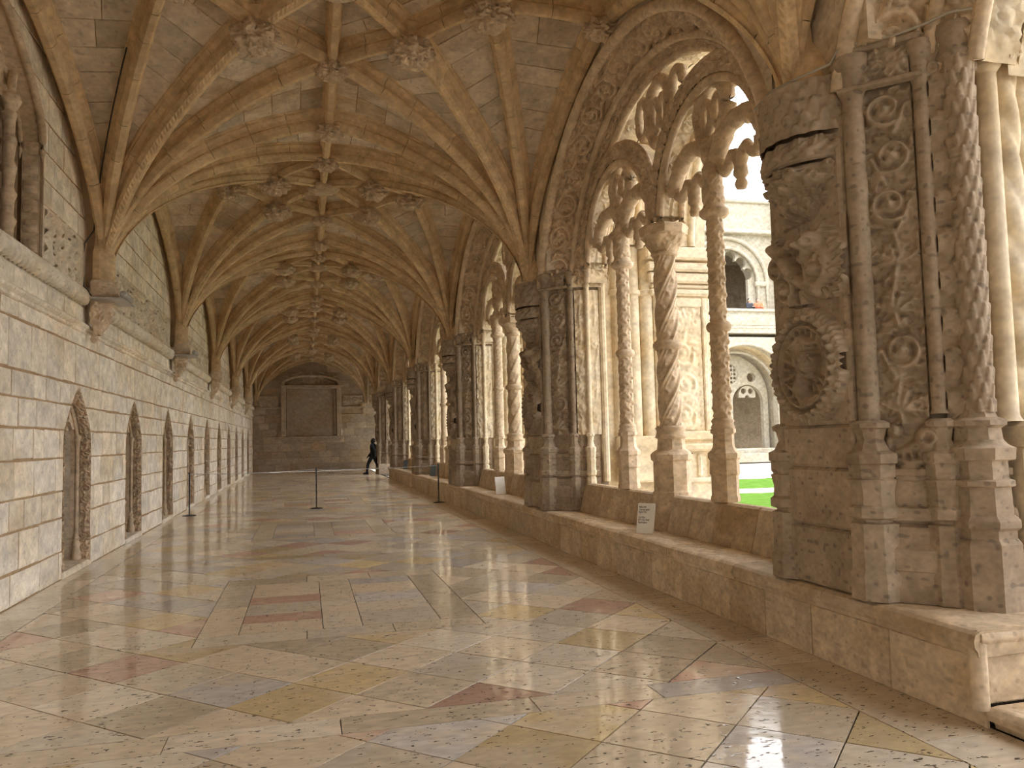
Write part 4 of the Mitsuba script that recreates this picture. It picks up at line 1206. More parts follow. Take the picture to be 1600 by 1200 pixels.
def open_parts(lod):
    res = (0.012, 0.022, 0.05)[lod]; n = (72, 44, 24)[lod]
    out = []
    st = lambda name, mesh, sm=True, tone=(0.5, 0.5), b='stone_carved': out.append((name, shape(mesh, b, sm, tone)))
    st('outer_roll', arch_roll(3.08, 3.24, 3.48, 0.07, n), True, (0.7, 0.4))
    _, _, L = arc_pts(0, 3.1, 3.05, 3.5, 5)
    R = rinceau(0.50, L, res, 101, 0.10, 0.50); R.H -= 0.05
    st('carved_archivolt', arch_band(R, 3.08, 3.19, 3.50, 3.24, 2.88, 3.84), True, (0.55, 0.3))
    st('middle_roll', arch_roll(3.24, 2.86, 3.86, 0.05, n), True, (0.6, 0.4))
    R = rinceau(0.26, L * 0.92, res, 103, 0.055, 0.30)
    st('carved_soffit', arch_band(R, 3.26, 2.83, 3.88, 3.40, 2.63, 4.0), True, (0.5, 0.4))
    st('inner_roll', arch_roll(3.41, 2.60, 4.03, 0.055, n), True, (0.6, 0.4))
    R = rinceau(0.24, L * 0.85, res * 1.3, 105, 0.04, 0.5)
    st('intrados', arch_band(R, 3.41, 2.60, 4.08, 3.41, 2.60, 4.36), True, (0.6, 0.5), 'stone_outer')
    # wall over the arch, inside and towards the courtyard
    P, _, _ = arc_pts(0, 3.08, 3.24, 3.48, 60)
    st('spandrel', grid(np.array([P, np.stack([P[:, 0], P[:, 1], np.full(60, ZV)], 1)])), False, (0.4, 0.5), 'stone_web')
    for s in (-1, 1): st('return', box(3.50, 4.38, s * 3.447 - 0.6, s * 3.447 + 0.6, 4.2, ZV), False, (0.4, 0.5), 'stone_web') if s == 1 else None
    P, _, _ = arc_pts(0, 3.41, 2.60, 4.38, 60)
    st('outer_face', grid(np.array([P, np.stack([P[:, 0], P[:, 1] * 1.3, np.full(60, 7.6)], 1)])), False, (0.5, 0.5), 'stone_outer')
    # two tracery arches
    for s in (-1, 1):
        R = rinceau(0.20, PI * 1.19, res, 107, 0.04, 0.3)
        v, f = arch_band(R, 4.20, 1.29, 3.93, 4.20, 1.11, 3.93, 4.20); v[:, 1] += s * 1.21
        st('tracery_arch', (v, f), True, (0.5, 0.4))
        ms = []
        for Rr, x, r in ((1.30, 3.96, 0.045), (1.07, 3.96, 0.05), (1.07, 4.24, 0.045), (1.30, 4.24, 0.045)):
            ms.append(arch_roll(4.20, Rr, x, r, n // 2 + 8, 4.12))
        v, f = cat(ms); v[:, 1] += s * 1.21
        st('tracery_arch_roll', (v, f), True, (0.6, 0.4))
        R = rinceau(0.24, PI * 1.07, res * 1.2, 109, 0.03, 0.4)
        v, f = arch_band(R, 4.20, 1.075, 3.97, 4.20, 1.075, 4.23, 4.20); v[:, 1] += s * 1.21
        st('tracery_arch_soffit', (v, f), True, (0.7, 0.5), 'stone_outer')
        m = flat_ring(4.20, 1.30, 1.30, 3.94, 40, 4.2, 4.26), flat_ring(4.20, 1.29, 1.09, 4.26, 40, 4.2)
        v, f = cat(m); v[:, 1] += s * 1.21
        st('tracery_arch_back', (v, f), False, (0.5, 0.5), 'stone_outer')
    # openwork: rings, side loops with cusps and pendants
    sub = (10, 8, 6)[lod]
    _rr = np.random.default_rng(7)

    def gnarl(P, r, name):
        P = np.asarray(P, float)
        P, L = resample(P, max(8, int(len(P))))
        a = np.linspace(0, L, len(P))
        rr = r * (1 + 0.10 * np.sin(a * 48 + 5 * _rr.random()) + 0.06 * np.sin(a * 83))
        v, f = tube(P, rr, sub + 2)
        v = v + (0.12 * r) * (meshkit.noise(v * 38, 3)[:, None] - 0.5) * 2
        st(name, (v, f), True, (0.45, 0.4))
    ring = lambda y, z, R, Rz, n=26, a0=0, a1=2 * PI: np.stack([np.full(n, 4.08), y + R * np.cos(np.linspace(a0, a1, n)), z + Rz * np.sin(np.linspace(a0, a1, n))], 1)
    for s in (-1, 1):
        c = s * 1.21
        gnarl(ring(c, 5.0, 0.29, 0.33), 0.08, 'tracery_ring')
        for q in (-1, 1):
            gnarl(ring(c + q * 0.12, 4.98, 0.085, 0.17, 14, PI / 2, PI / 2 + 2 * PI), 0.05, 'tracery_cusp')
            a = np.linspace(0, PI, 16)
            gnarl(np.stack([np.full(16, 4.08), c + q * (0.47 - 0.44 * np.cos(a)), 4.38 + 0.38 * np.sin(a)], 1), 0.095, 'tracery_loop')
            for w in (-1, 1):
                gnarl(np.stack([np.full(10, 4.08), c + q * (0.47 + w * np.array([0.36, .34, .27, .2, .14, .09, .05, .03, .01, 0.0])), np.array([4.42, 4.34, 4.29, 4.34, 4.42, 4.44, 4.38, 4.30, 4.24, 4.20])], 1), 0.06, 'tracery_cusp')
            v, f = lathe([(0.0, 4.02), (0.05, 4.03), (0.065, 4.08), (0.045, 4.13), (0.075, 4.17), (0.065, 4.26)], (4.08, c + q * 0.47), 10)
            st('tracery_pendant', (v, f), True, (0.5, 0.4))
    gnarl(ring(0, 5.52, 0.29, 0.38), 0.08, 'tracery_ring')
    for q in (-1, 1):
        gnarl(ring(q * 0.10, 5.50, 0.085, 0.20, 14, PI / 2, PI / 2 + 2 * PI), 0.052, 'tracery_cusp')
        gnarl(ring(q * 0.46, 5.60, 0.14, 0.24, 16), 0.06, 'tracery_ring')
    # courtyard layer: deep round arch between the buttresses
    n2 = 48
    for i, (x0, x1) in enumerate(((4.40, 4.95), (4.95, 5.5), (5.5, 6.05))):
        P, N, Lb = arc_pts(0, 4.62, 2.80, x0 + 0.004, n2, 4.63); Q = P.copy(); Q[:, 0] = x1 - 0.004
        st('barrel_arch', grid(np.array([P, Q])), True, (0.4 + 0.2 * i, 0.45), 'stone_outer')
    st('barrel_roll', arch_roll(4.62, 2.78, 5.02, 0.05, n2, 4.63), True, (0.5, 0.4), 'stone_outer')
    st('barrel_roll', arch_roll(4.62, 2.78, 5.95, 0.06, n2, 4.63), True, (0.5, 0.4), 'stone_outer')
    f2 = sbox(-3.447, 4.6, 3.447, 9.0).difference(Point(0, 4.62).buffer(2.80, 32))
    st('courtyard_face', extrude(f2, 6.05, 6.20, 'yzx'), False, (0.5, 0.5), 'stone_outer')
    return out


WSETS = {l: open_parts(l) for l in (0, 1, 2)}
for k in range(-2, 6):
    nm = f'window_{k + 1}' if k >= 0 else f'window_{9 - k}'
    structure(nm, 'arcade opening: wide carved round arch filled with twin tracery arches and stone loops')
    for p, sh in WSETS[0 if k == 0 else 1 if k in (1, -1) else 2]:
        if k < 0 and p.startswith('tracery'): continue
        add(p, sh, bay_frame(k), nm)

# columns
def ring_prof(base):
    return base


def column_parts(lod):
    res = (0.010, 0.02, 0.04)[lod]
    out = []
    st = lambda name, mesh, sm=True, tone=(0.55, 0.4): out.append((name, shape(mesh, 'stone_carved', sm, tone)))
    st('pedestal', lathe([(0.0, 0.537), (0.235, 0.537), (0.235, 0.98), (0.22, 1.0), (0.22, 1.34), (0.245, 1.36), (0.25, 1.42), (0.22, 1.45), (0.17, 1.48), (0.155, 1.62)], (0, 0), 8, rot=PI / 8), 25)
    st('base_ring', lathe([(0.155, 1.60), (0.19, 1.62), (0.17, 1.66), (0.165, 1.70), (0.185, 1.73), (0.15, 1.76)], (0, 0), 24))
    for z0, z1 in ((1.76, 2.67), (2.77, 3.80)):
        h = z1 - z0; w = 2 * PI * 0.13
        R = Relief(w, h, res)
        for i in range(-4, 5):
            for q, r in ((0.0, 0.022), (0.045, 0.012)):
                t = np.linspace(0, 1, 14)
                R.stroke(np.stack([(i / 4) * w + q + t * w * 0.62, t * h], 1), r, r, 0.028 if r > 0.02 else 0.018)
            for z in np.arange(0.08, h, 0.16):
                R.dab((i / 4) * w + 0.11 + z / h * w * 0.62, z, 0.03, 0.02); R.leaf((i / 4) * w + 0.10 + z / h * w * 0.62, z, 1.0 + i, 0.08, 0.06, 0.02, 0.6, 2)
        R.H[:, -1] = R.H[:, 0]
        st('shaft', R.mesh(drum_place(0, 0, z0, 0.117, 0, 2 * PI / w)))
    st('shaft_ring', lathe([(0.12, 2.66), (0.15, 2.67), (0.175, 2.70), (0.175, 2.74), (0.15, 2.77), (0.12, 2.78)], (0, 0), 24))
    st('necking', lathe([(0.12, 3.79), (0.15, 3.80), (0.165, 3.83), (0.14, 3.86)], (0, 0), 24))
    K = knots(2 * PI * 0.2, 0.21, res, 141, 0.03, 60, 0.42)
    def bell(U, V, H):
        a = U / 0.2; t = V / 0.21; q = 0.13 + 0.10 * t + H
        sq = 1 + 0.16 * t * (np.abs(np.cos(2 * a + PI / 2)) ** 2)
        return np.stack([q * sq * np.cos(a), q * sq * np.sin(a), 3.84 + V], -1)
    st('capital', K.mesh(bell))
    st('abacus', lathe([(0.22, 4.03), (0.285, 4.05), (0.29, 4.10), (0.30, 4.14), (0.29, 4.16), (0.0, 4.16)], (0, 0), 8, rot=PI / 8), 25)
    return out


def colonnette_parts(lod, twist):
    res = (0.008, 0.018, 0.04)[lod]
    out = []
    st = lambda name, mesh, sm=True, tone=(0.5, 0.4): out.append((name, shape(mesh, 'stone_carved', sm, tone)))
    st('pedestal', lathe([(0.0, 0.952), (0.15, 0.952), (0.15, 1.0), (0.14, 1.02), (0.14, 1.22), (0.155, 1.24), (0.15, 1.38), (0.165, 1.40), (0.165, 1.45), (0.13, 1.48), (0.11, 1.52), (0.105, 1.64), (0.13, 1.66), (0.13, 1.70)], (0, 0), 8, rot=PI / 8), 25)
    st('base_ring', lathe([(0.11, 1.69), (0.125, 1.72), (0.105, 1.75), (0.12, 1.78), (0.10, 1.81)], (0, 0), 20))
    for z0, z1, r0 in ((1.80, 2.72, 0.092), (2.80, 3.94, 0.085)):
        h = z1 - z0; w = 2 * PI * r0; R = Relief(w, h, res)
        if twist:
            for i in range(-6, 7):
                t = np.linspace(0, 1, 16); R.stroke(np.stack([i / 6 * w + t * w * 1.6 - 0.6 * w, t * h], 1), 0.034, 0.034, 0.022)
                R.stroke(np.stack([i / 6 * w + t * w * 1.6 + 0.4 * w, t * h], 1), 0.034, 0.034, 0.022)
        else:
            rng = np.random.default_rng(150 + lod)
            for z in np.arange(0.02, h, 0.085):
                for i in range(4):
                    R.leaf((i + 0.5 * (int(z / 0.085) % 2)) / 4 * w, z, PI / 2 + 0.5 * (1 if i % 2 else -1), 0.09, 0.075, 0.016 + 0.008 * rng.random(), 0.5, 2)
                    R.dab((i + 0.25) / 4 * w, z + 0.04, 0.02, 0.018)
        R.H[:, -1] = R.H[:, 0]
        st('shaft', R.mesh(drum_place(0, 0, z0, r0, 0, 1 / r0)))
    st('shaft_ring', lathe([(0.09, 2.71), (0.115, 2.72), (0.13, 2.75), (0.13, 2.78), (0.11, 2.81), (0.085, 2.82)], (0, 0), 20))
    st('capital', lathe([(0.085, 3.92), (0.13, 3.93), (0.155, 3.96), (0.155, 4.0), (0.12, 4.03), (0.105, 4.07), (0.115, 4.2), (0.10, 4.3), (0.11, 4.45), (0.05, 4.60)], (0, 0), 20))
    K = knots(2 * PI * 0.11, 0.36, res, 151, 0.02, 40, 0.26)
    st('capital_leaves', K.mesh(drum_place(0, 0, 4.05, 0.105, 0, 1 / 0.11)))
    return out


CSETS = {(l, 'c'): column_parts(l) for l in (0, 1, 2)}
for l in (0, 1, 2):
    for tw in (0, 1): CSETS[l, tw] = colonnette_parts(l, tw)
COLX = 4.19
WH = ['first opening beyond the big dark pier', 'second opening along the walk', 'third opening along the walk', 'fourth opening along the walk', 'fifth opening along the walk', 'last opening before the end wall']
for k in range(0, 6):
    l = min(k, 2)
    t = thing('column', f'thick carved stone column with square capital in the {WH[k]}', 'column')
    for nm, sh in CSETS[l, 'c']: add(nm, sh, (COLX + 0.02, WC(k), 0), t)
    for s, word in ((-1, 'nearer'), (1, 'farther')):
        tw = 1 if k == 1 or (k == 3 and s > 0) else 0
        t = thing('colonnette', f"slender {'twisted' if tw else 'leaf-carved'} colonnette, the {word} of two in the {WH[k]}", 'colonnette')
        for nm, sh in CSETS[l, tw]: add(nm, sh, (COLX, WC(k) + s * 1.27, 0), t)

# buttresses towards the courtyard, one behind each pier
def buttress_parts(lod):
    out = []
    st = lambda name, mesh, sm=False, tone=(0.5, 0.45): out.append((name, shape(mesh, 'stone_outer', sm, tone)))
    st('body', rbox(5.30, 6.30, -0.62, 0.62, -0.05, 4.6, 0.03), False)
    st('core', box(4.46, 5.35, -0.50, 0.50, 0.0, 4.7), False)
    for s in (-1, 1):
        for x in (4.72, 4.96, 5.2):
            st('round_shaft', lathe([(0.115, 1.62), (0.115, 3.84), (0.15, 3.86), (0.15, 3.92), (0.12, 3.94), (0.12, 4.62)], (x, s * 0.50), 14), 40)
        st('shaft_base', rbox(4.6, 5.32, s * 0.60 - 0.08, s * 0.60 + 0.08, 0.9, 1.62, 0.03), False)
        fw = 0.72
        st('panel_frame', cat([rbox(5.36, 5.45, s * 0.63 - 0.03, s * 0.63 + 0.03, 1.68, 3.82, 0.02), rbox(6.12, 6.21, s * 0.63 - 0.03, s * 0.63 + 0.03, 1.68, 3.82, 0.02), rbox(5.45, 6.12, s * 0.63 - 0.03, s * 0.63 + 0.03, 3.66, 3.82, 0.02)]))
        R = rinceau(0.64, 1.95, 0.016 if lod == 0 else 0.045, 161, 0.05, 0.55)
        st('scroll_panel', R.mesh(flat_place((5.46, s * 0.615, 1.70), (1, 0, 0), (0, 0, 1), (0, s, 0))), True)
    for z, r, h in ((3.84, 0.10, 0.10), (3.96, 0.06, 0.06), (4.04, 0.12, 0.16), (4.22, 0.16, 0.14), (4.40, 0.20, 0.20), (1.52, 0.05, 0.16), (1.36, 0.12, 0.12), (0.86, 0.06, 0.08), (0.0, 0.10, 0.5)):
        st('cornice' if z > 2 else 'base_moulding', rbox(5.30 - (r if z > 2 else 0), 6.30 + r, -0.62 - r, 0.62 + r, z, z + h, 0.03))
    for s in (-1, 1):
        for i in range(5): st('flute', lathe([(0.02, 0.96), (0.05, 0.98), (0.05, 1.28), (0.02, 1.32)], (5.42 + 0.19 * i, s * 0.62), 8), 30)
    return out


BSET = [buttress_parts(0), buttress_parts(1)]
for n in range(0, 6):
    t = thing('buttress', f"pale carved courtyard buttress behind the {ORD[n]} arcade pier", 'buttress', 'buttresses on the courtyard side')
    for nm, sh in BSET[0 if n == 1 else 1]: add(nm, sh, pier_frame(n), t)

# ================================================================== STONE BENCH along the arcade, with leaning back slabs
_rb = np.random.default_rng(33)
bench = thing('bench', 'long stone bench with rounded seat edge running along the arcade', 'bench')
add('core', shape(box(3.64, 4.46, 3.76, BEND, 0, 0.44), 'joint_dark'), parent=bench)
y, i = 3.72, 0
fronts, seats, noses = [], [], []
while y < BEND:
    l = 0.5 + 0.55 * _rb.random(); y1 = min(y + l, BEND)
    fronts.append((slab_stone([[3.615, y + .004, 0.0], [3.615, y1 - .004, 0.0], [3.615, y1 - .004, 0.38], [3.615, y + .004, 0.38]], (-1, 0, 0), 0.012 * _rb.random(), 0.008, 0.02), (_rb.random(), _rb.random())))
    y = y1
y = 3.70
while y < BEND:
    l = 0.9 + 0.6 * _rb.random(); y1 = min(y + l, BEND)
    prof = np.array([[0.03, 0.385], [-0.045, 0.39], [-0.05, 0.415], [-0.07, 0.44], [-0.075, 0.475], [-0.06, 0.51], [-0.03, 0.526], [0.0, 0.53], [0.6, 0.535], [0.6, 0.40]])
    yy = np.linspace(y + 0.003, y1 - 0.003, 5)
    w = 0.004 * np.sin(yy * 3.1)
    v, f = sweep(np.stack([3.615 + w, yy, w * 0.5], 1), np.tile([1, 0, 0], (5, 1)), np.tile([0, 0, 1], (5, 1)), prof)
    caps = [(np.stack([3.615 + prof[:, 0], np.full(len(prof), q), prof[:, 1]], 1), np.array([[0, j, j + 1] for j in range(1, len(prof) - 1)])) for q in (yy[0], yy[-1])]
    seats.append((cat([(v, f)] + caps), (_rb.random(), _rb.random() * 0.7)))
    y = y1
pieces(bench, 'front_stone', 'front_rest', fronts, 'stone_bench', 80)
pieces(bench, 'seat_slab', 'seat_rest', seats, 'stone_bench', 60)
backs = []
for k in range(0, 6):
    for a, b in ((PY(k) + 0.90, WC(k) - 1.27), (WC(k) - 1.27, WC(k) - 0.22), (WC(k) + 0.22, WC(k) + 1.27), (WC(k) + 1.27, PY(k + 1) - 0.90)):
        if a > BEND - 0.5: continue
        m = 2 if b - a > 0.8 else 1
        for q in range(m):
            y0, y1 = a + (b - a) * q / m, a + (b - a) * (q + 1) / m
            prof = [(4.0, 0.535), (4.09, 0.89), (4.105, 0.93), (4.14, 0.95), (4.22, 0.95), (4.36, 0.925), (4.42, 0.89), (4.42, 0.535)]
            t = 0.006
            G = np.array([[(x + (0.01 if e in (0, 3) else 0), yy, z - (0.006 if e in (0, 3) else 0)) for x, z in prof] for e, yy in enumerate((y0 + t, y0 + t + 0.012, y1 - t - 0.012, y1 - t))])
            v, f = grid(G); c0 = [(np.array(G[e]), np.array([[0, j, j + 1] for j in range(1, len(prof) - 1)])) for e in (0, 3)]
            backs.append((cat([(v, f)] + c0), (_rb.random(), _rb.random())))
pieces(bench, 'back_slab', 'back_rest', backs, 'stone_bench', 60)
add('parapet', shape(box(4.47, 4.60, 5.9, BEND, 0, 0.86), 'stone_outer'), parent=bench)

# end of the bench and the two steps down to the passage
st_ = bench
prof = np.array([[0.0, -0.05], [-0.05, -0.04], [-0.065, 0.0], [-0.05, 0.04], [0.0, 0.06]])
add('end_riser', shape(rbox(3.63, 5.1, 3.735, 3.80, 0.12, 0.46, 0.01), 'stone_bench', tone=(0.6, 0.4)), parent=st_)
add('end_corner_roll', shape(tube(np.array([[3.60, 3.745, z] for z in np.linspace(0.10, 0.47, 6)]), 0.05, 12), 'stone_bench', True, (0.6, 0.4)), parent=st_)
add('end_edge_roll', shape(tube(np.array([[x, 3.735, 0.485] for x in np.linspace(3.59, 5.1, 6)]), 0.045, 12), 'stone_bench', True, (0.7, 0.4)), parent=st_)
add('end_slab', shape(rbox(3.62, 5.1, 3.70, 4.7, 0.47, 0.528, 0.015), 'stone_bench', tone=(0.7, 0.3)), parent=st_)
low = thing('step', 'low broad stone step on the floor below the bench end', 'step')
for i, (a, b) in enumerate(((1.6, 2.75), (2.755, 3.71))):
    v, f = sweep(np.stack([np.full(4, 3.66), np.linspace(a, b, 4), np.full(4, 0.0)], 1), np.tile([1, 0, 0], (4, 1)), np.tile([0, 0, 1], (4, 1)),
                 np.array([[0.0, 0.0], [-0.01, 0.03], [-0.055, 0.05], [-0.06, 0.085], [-0.03, 0.115], [0.02, 0.12], [1.2, 0.125], [1.2, 0.0]]))
    add('slab', shape((v, f), 'stone_bench', 40, (0.6, 0.3)), parent=low)
add('slab', shape(rbox(3.66, 4.9, -1.4, 1.595, 0.0, 0.12, 0.02), 'stone_bench', tone=(0.5, 0.3)), parent=low)

# ================================================================== END WALL with a walled-up framed recess
structure('wall_end', 'shadowed end wall of stone blocks under the last vault arch')
add('core', shape(box(-3.8, 6.0, YE + 0.014, YE + 0.5, 0, ZV), 'mortar'), parent='wall_end')
eb = []
z = 0.0
frame = sbox(-1.25, 1.95, 1.90, 5.15)
while z < 7.0:
    h = 0.36 + 0.12 * _rw.random(); x = -3.0 - 0.3 * _rw.random()
    while x < 4.6:
        l = 0.4 + 0.55 * _rw.random(); a, b = max(x, -3.0) + 0.007, x + l - 0.007
        eb.append((slab_stone([[a, YE, z + .007], [b, YE, z + .007], [b, YE, z + h - .007], [a, YE, z + h - .007]], (0, -1, 0), 0.008 * _rw.random(), 0.008, 0.014), (_rw.random(), _rw.random())))
        x += l
    z += h
pieces('wall_end', 'block', 'masonry', eb, 'stone_end', 200)
fr_ = thing('stone_frame', 'carved stone frame with scrolled pediment and small cross on the end wall', 'stone frame')
cx, yw = 0.33, YE
add('sill', shape(cat([rbox(-1.50, 2.15, yw - 0.34, yw, 1.94, 2.06, 0.02), rbox(-1.42, 2.07, yw - 0.24, yw, 1.82, 1.94, 0.02), rbox(-1.34, 1.99, yw - 0.08, yw, 1.72, 1.82, 0.02)]), 'stone_end', tone=(0.6, 0.4)), parent=fr_)
for s in (-1, 1):
    add('jamb', shape(rbox(cx + s * 1.60 - 0.14, cx + s * 1.60 + 0.14, yw - 0.26, yw, 2.06, 5.05, 0.02), 'stone_end', tone=(0.7, 0.4)), parent=fr_)
    add('inner_jamb', shape(rbox(cx + s * 1.38 - 0.06, cx + s * 1.38 + 0.06, yw - 0.16, yw, 2.06, 4.98, 0.02), 'stone_end', tone=(0.2, 0.4)), parent=fr_)
    add('jamb_foot', shape(boss_mesh(0.22, 0.26, 3, 3)[0:1][0] * 1 + [cx + s * 1.62, yw - 0.12, 2.3] if False else (boss_mesh(0.2, 0.26, 3, 3)[0] + [cx + s * 1.62, yw - 0.1, 2.3], boss_mesh(0.2, 0.26, 3, 3)[1]), 'stone_end', True, (0.6, 0.4)), parent=fr_)
    for i in range(3):
        a = np.linspace(0.3, 5.2, 20)
        q = 0.16 * (1 - a / 8)
        add('scroll', shape(tube(np.stack([cx + s * (0.55 + 0.42 * i + q * np.cos(a)), np.full(20, yw - 0.14), 5.76 - 0.12 * i + q * np.sin(a)], 1), 0.06, 7), 'stone_end', True, (0.6, 0.4)), parent=fr_)
add('lintel', shape(cat([rbox(cx - 1.75, cx + 1.75, yw - 0.34, yw, 5.03, 5.12, 0.02), rbox(cx - 1.68, cx + 1.68, yw - 0.24, yw, 4.93, 5.03, 0.02)]), 'stone_end', tone=(0.6, 0.4)), parent=fr_)
a = np.linspace(0, PI, 30)
arc = np.stack([cx + 1.62 * np.cos(a), np.full(30, yw - 0.18), 5.14 + 0.55 * np.sin(a) ** 0.8], 1)
add('pediment_moulding', shape(tube(arc, 0.085, 8), 'stone_end', True, (0.7, 0.4)), parent=fr_)
R = rinceau(0.5, 3.0, 0.025, 171, 0.14, 0.42)
add('pediment_relief', shape(R.mesh(lambda U, V, H: np.stack([cx - 1.5 + V, yw - 0.02 - H, 5.14 + U * np.sin(np.clip(V / 3.0, 0.02, 0.98) * PI) ** 0.7], -1)), 'stone_end', True, (0.6, 0.4)), parent=fr_)
add('roundel', shape(tube(np.stack([cx + 0.24 * np.cos(a * 2), np.full(30, yw - 0.08), 5.40 + 0.24 * np.sin(a * 2)], 1), 0.05, 8), 'stone_end', True, (0.7, 0.4)), parent=fr_)
add('cross', shape(cat([rbox(cx - 0.04, cx + 0.04, yw - 0.30, yw - 0.02, 5.72, 6.32, 0.01), rbox(cx - 0.20, cx + 0.20, yw - 0.30, yw - 0.02, 6.08, 6.16, 0.01), rbox(cx - 0.10, cx + 0.10, yw - 0.10, yw - 0.02, 5.70, 5.76, 0.01)]), 'stone_end', tone=(0.3, 0.3)), parent=fr_)
add('walled_up_panel', shape(box(cx - 1.33, cx + 1.33, yw - 0.02, yw, 2.06, 4.95), 'stone_end', tone=(0.25, 0.5)), parent=fr_)
for x0, w_, sd in ((-2.75, 1.2, 3), (2.15, 1.2, 4)):
    R = rinceau(0.62, w_, 0.02, 180 + sd, 0.12, 0.3)
    add('frieze_panel', shape(R.mesh(lambda U, V, H: np.stack([x0 + V, yw - 0.02 - H, 3.86 + U], -1)), 'stone_end', True, (0.6, 0.4)), parent='wall_end')
    add('ledge', shape(rbox(x0 - 0.1, x0 + w_ + 0.2, yw - 0.16, yw, 3.72, 3.84, 0.02), 'stone_end', tone=(0.6, 0.4)), parent='wall_end')
    add('string_course', shape(rbox(x0 - 0.1, x0 + w_ + 0.1, yw - 0.08, yw, 3.30, 3.38, 0.02), 'stone_end', tone=(0.6, 0.4)), parent='wall_end')
R = rib_path('T')
for s in (-1, 1): rib(R, 5, s, 1, False, 1.2)
ec = thing('corbel', 'stone corbel in the far corner of the end wall under gathered ribs', 'corbel')
for k in ('scale_band', 'carved_bell'): add(k, {**corb[k, 1]}, None, ec)
for k in list(scene):
    if k.startswith(ec + '__'): scene[k]['to_world'] = T().translate([3.41, YE - 0.05, 0]).rotate([0, 0, 1], 180).translate([-CX, 0, 0])


# ================================================================== ROPE BARRIER
posts = [(-2.70, 20.5), (0.25, 21.04), (3.42, 21.28)]
PW = ['beside the wall doorway', 'standing alone mid-floor', 'close to the stone bench']
for (x, y), wd in zip(posts, PW):
    t = thing('barrier_post', f'thin black barrier post on round foot, {wd}', 'barrier post')
    add('foot', shape(lathe([(0.0, 0.028), (0.05, 0.028), (0.15, 0.014), (0.16, 0.002), (0.16, 0.0), (0, 0)], (x, y), 24), 'black_metal', 30), parent=t)
    add('pole', shape(lathe([(0.016, 0.02), (0.016, 0.99), (0.022, 0.992), (0.022, 1.02), (0.0, 1.025)], (x, y), 12), 'black_metal', 30), parent=t)
for i in (0, 1):
    a, b = np.array([*posts[i], 0.985]), np.array([*posts[i + 1], 0.985])
    s = np.linspace(0, 1, 14)[:, None]
    p = a + (b - a) * s; p[:, 2] -= 0.03 * np.sin(s[:, 0] * PI)
    add('barrier_rope', shape(tube(p, 0.009, 6), 'cord_white', True), label=['pale elastic rope from the wall post to the middle post', 'pale elastic rope from the middle post to the bench post'][i], category='rope')


# ================================================================== SIGNS leaning on the bench
def sign(x, y, yaw, w_, h, label, board, text):
    t = thing('sign', label, 'sign')
    lean = 0.22
    M = trimesh.transformations.rotation_matrix(yaw, [0, 0, 1]) @ trimesh.transformations.rotation_matrix(PI / 2 - lean, [1, 0, 0])
    M[:3, 3] = [x, y, 0.536]
    put = lambda m: ((np.c_[m[0], np.ones(len(m[0]))] @ M.T)[:, :3], m[1])
    add('board', shape(put(rbox(-w_ / 2, w_ / 2, 0, h, -0.008, 0, 0.002)), board), parent=t)
    if text:
        lines = [('NÃO SE', 0.84), ('SENTE NOS', 0.755), ('BANCOS', 0.67), ('—', 0.60), ('DO NOT', 0.50), ('SIT ON THE', 0.415), ('BENCHES', 0.33)]
        for tx, v in lines:
            m = meshkit.text_mesh(tx, 0.052 * h, 0.0015, bold=True)
            mv = np.array(m.vertices); mv[:, :2] *= min(1.0, 0.86 * w_ / max(mv[:, 0].max(), 1e-6)) if tx != '—' else 1
            add('lettering', shape(put((mv + [-w_ * 0.42, v * h, 0.0005], np.array(m.faces))), 'print_black'), parent=t)
        add('prop', shape(put(rbox(-0.02, 0.02, 0.02, h * 0.9, -0.10, -0.010, 0.002)), 'sign_white'), parent=t)


sign(3.73, 8.54, -0.95, 0.225, 0.345, 'white sign asking visitors not to sit, leaning on the bench back slab', 'sign_white', True)
sign(3.80, 15.74, -0.2 - PI / 2 + 1.9, 0.21, 0.36, 'pale sign seen from the side on the bench seat in the second opening', 'sign_white', False)
sign(3.85, 25.1, -0.9, 0.24, 0.36, 'bluish sign on the bench beyond the barrier post', 'sign_blue', False)
sign(3.85, 32.4, -0.9, 0.24, 0.36, 'small bluish sign farther along the bench near the end wall', 'sign_blue', False)


# ================================================================== FLOODLIGHTS on the corbels and their cables
for n, wd in ((1, 'first'), (2, 'second')):
    t = thing('floodlight', f'small grey tubular lamp lying on the ledge by the {wd} corbel', 'lamp')
    y = PY(n)
    add('housing', shape(tube(np.array([[XL + 0.55, y - 0.36, 3.80], [XL + 0.55, y - 0.34, 3.80], [XL + 0.55, y + 0.1, 3.80], [XL + 0.55, y + 0.12, 3.80]]), [0.03, 0.05, 0.05, 0.03], 12), 'grey_metal', 30), parent=t)
    add('bracket', shape(rbox(XL + 0.1, XL + 0.57, y - 0.40, y + 0.3, 3.725, 3.748, 0.005), 'grey_metal'), parent=t)
e = np.array([[XL + 0.16, PY(1) - 0.42, 3.76]] + [[XL + 0.05, PY(1) - 0.36, z] for z in np.linspace(3.9, 4.5, 5)])
q = place_bay(rib_path('O'), 0, -1, 1)[4:]
A, B = frames(q); q = q + A * 0.14 + B * 0.20
q = q if abs(q[0, 1] - PY(1)) < 2 else q
add('cable', shape(tube(np.vstack([e, q[2:26]]), 0.010, 6), 'cable_dark', True), label='thin dark cable climbing from the first corbel along a vault rib', category='cable')
pts = np.array([(3.40, 0.30, 4.16), (3.335, 0.0, 4.16), (3.42, -0.30, 4.16), (3.55, -0.42, 4.20), (3.56, -0.48, 4.26), (3.62, -0.55, 4.28), (3.80, -0.72, 4.27), (3.92, -0.86, 4.29), (4.02, -0.99, 4.32), (4.12, -1.08, 4.31)]) + [0, Y0, 0]
t = np.linspace(0, 1, 40); kk = np.linspace(0, 1, len(pts))
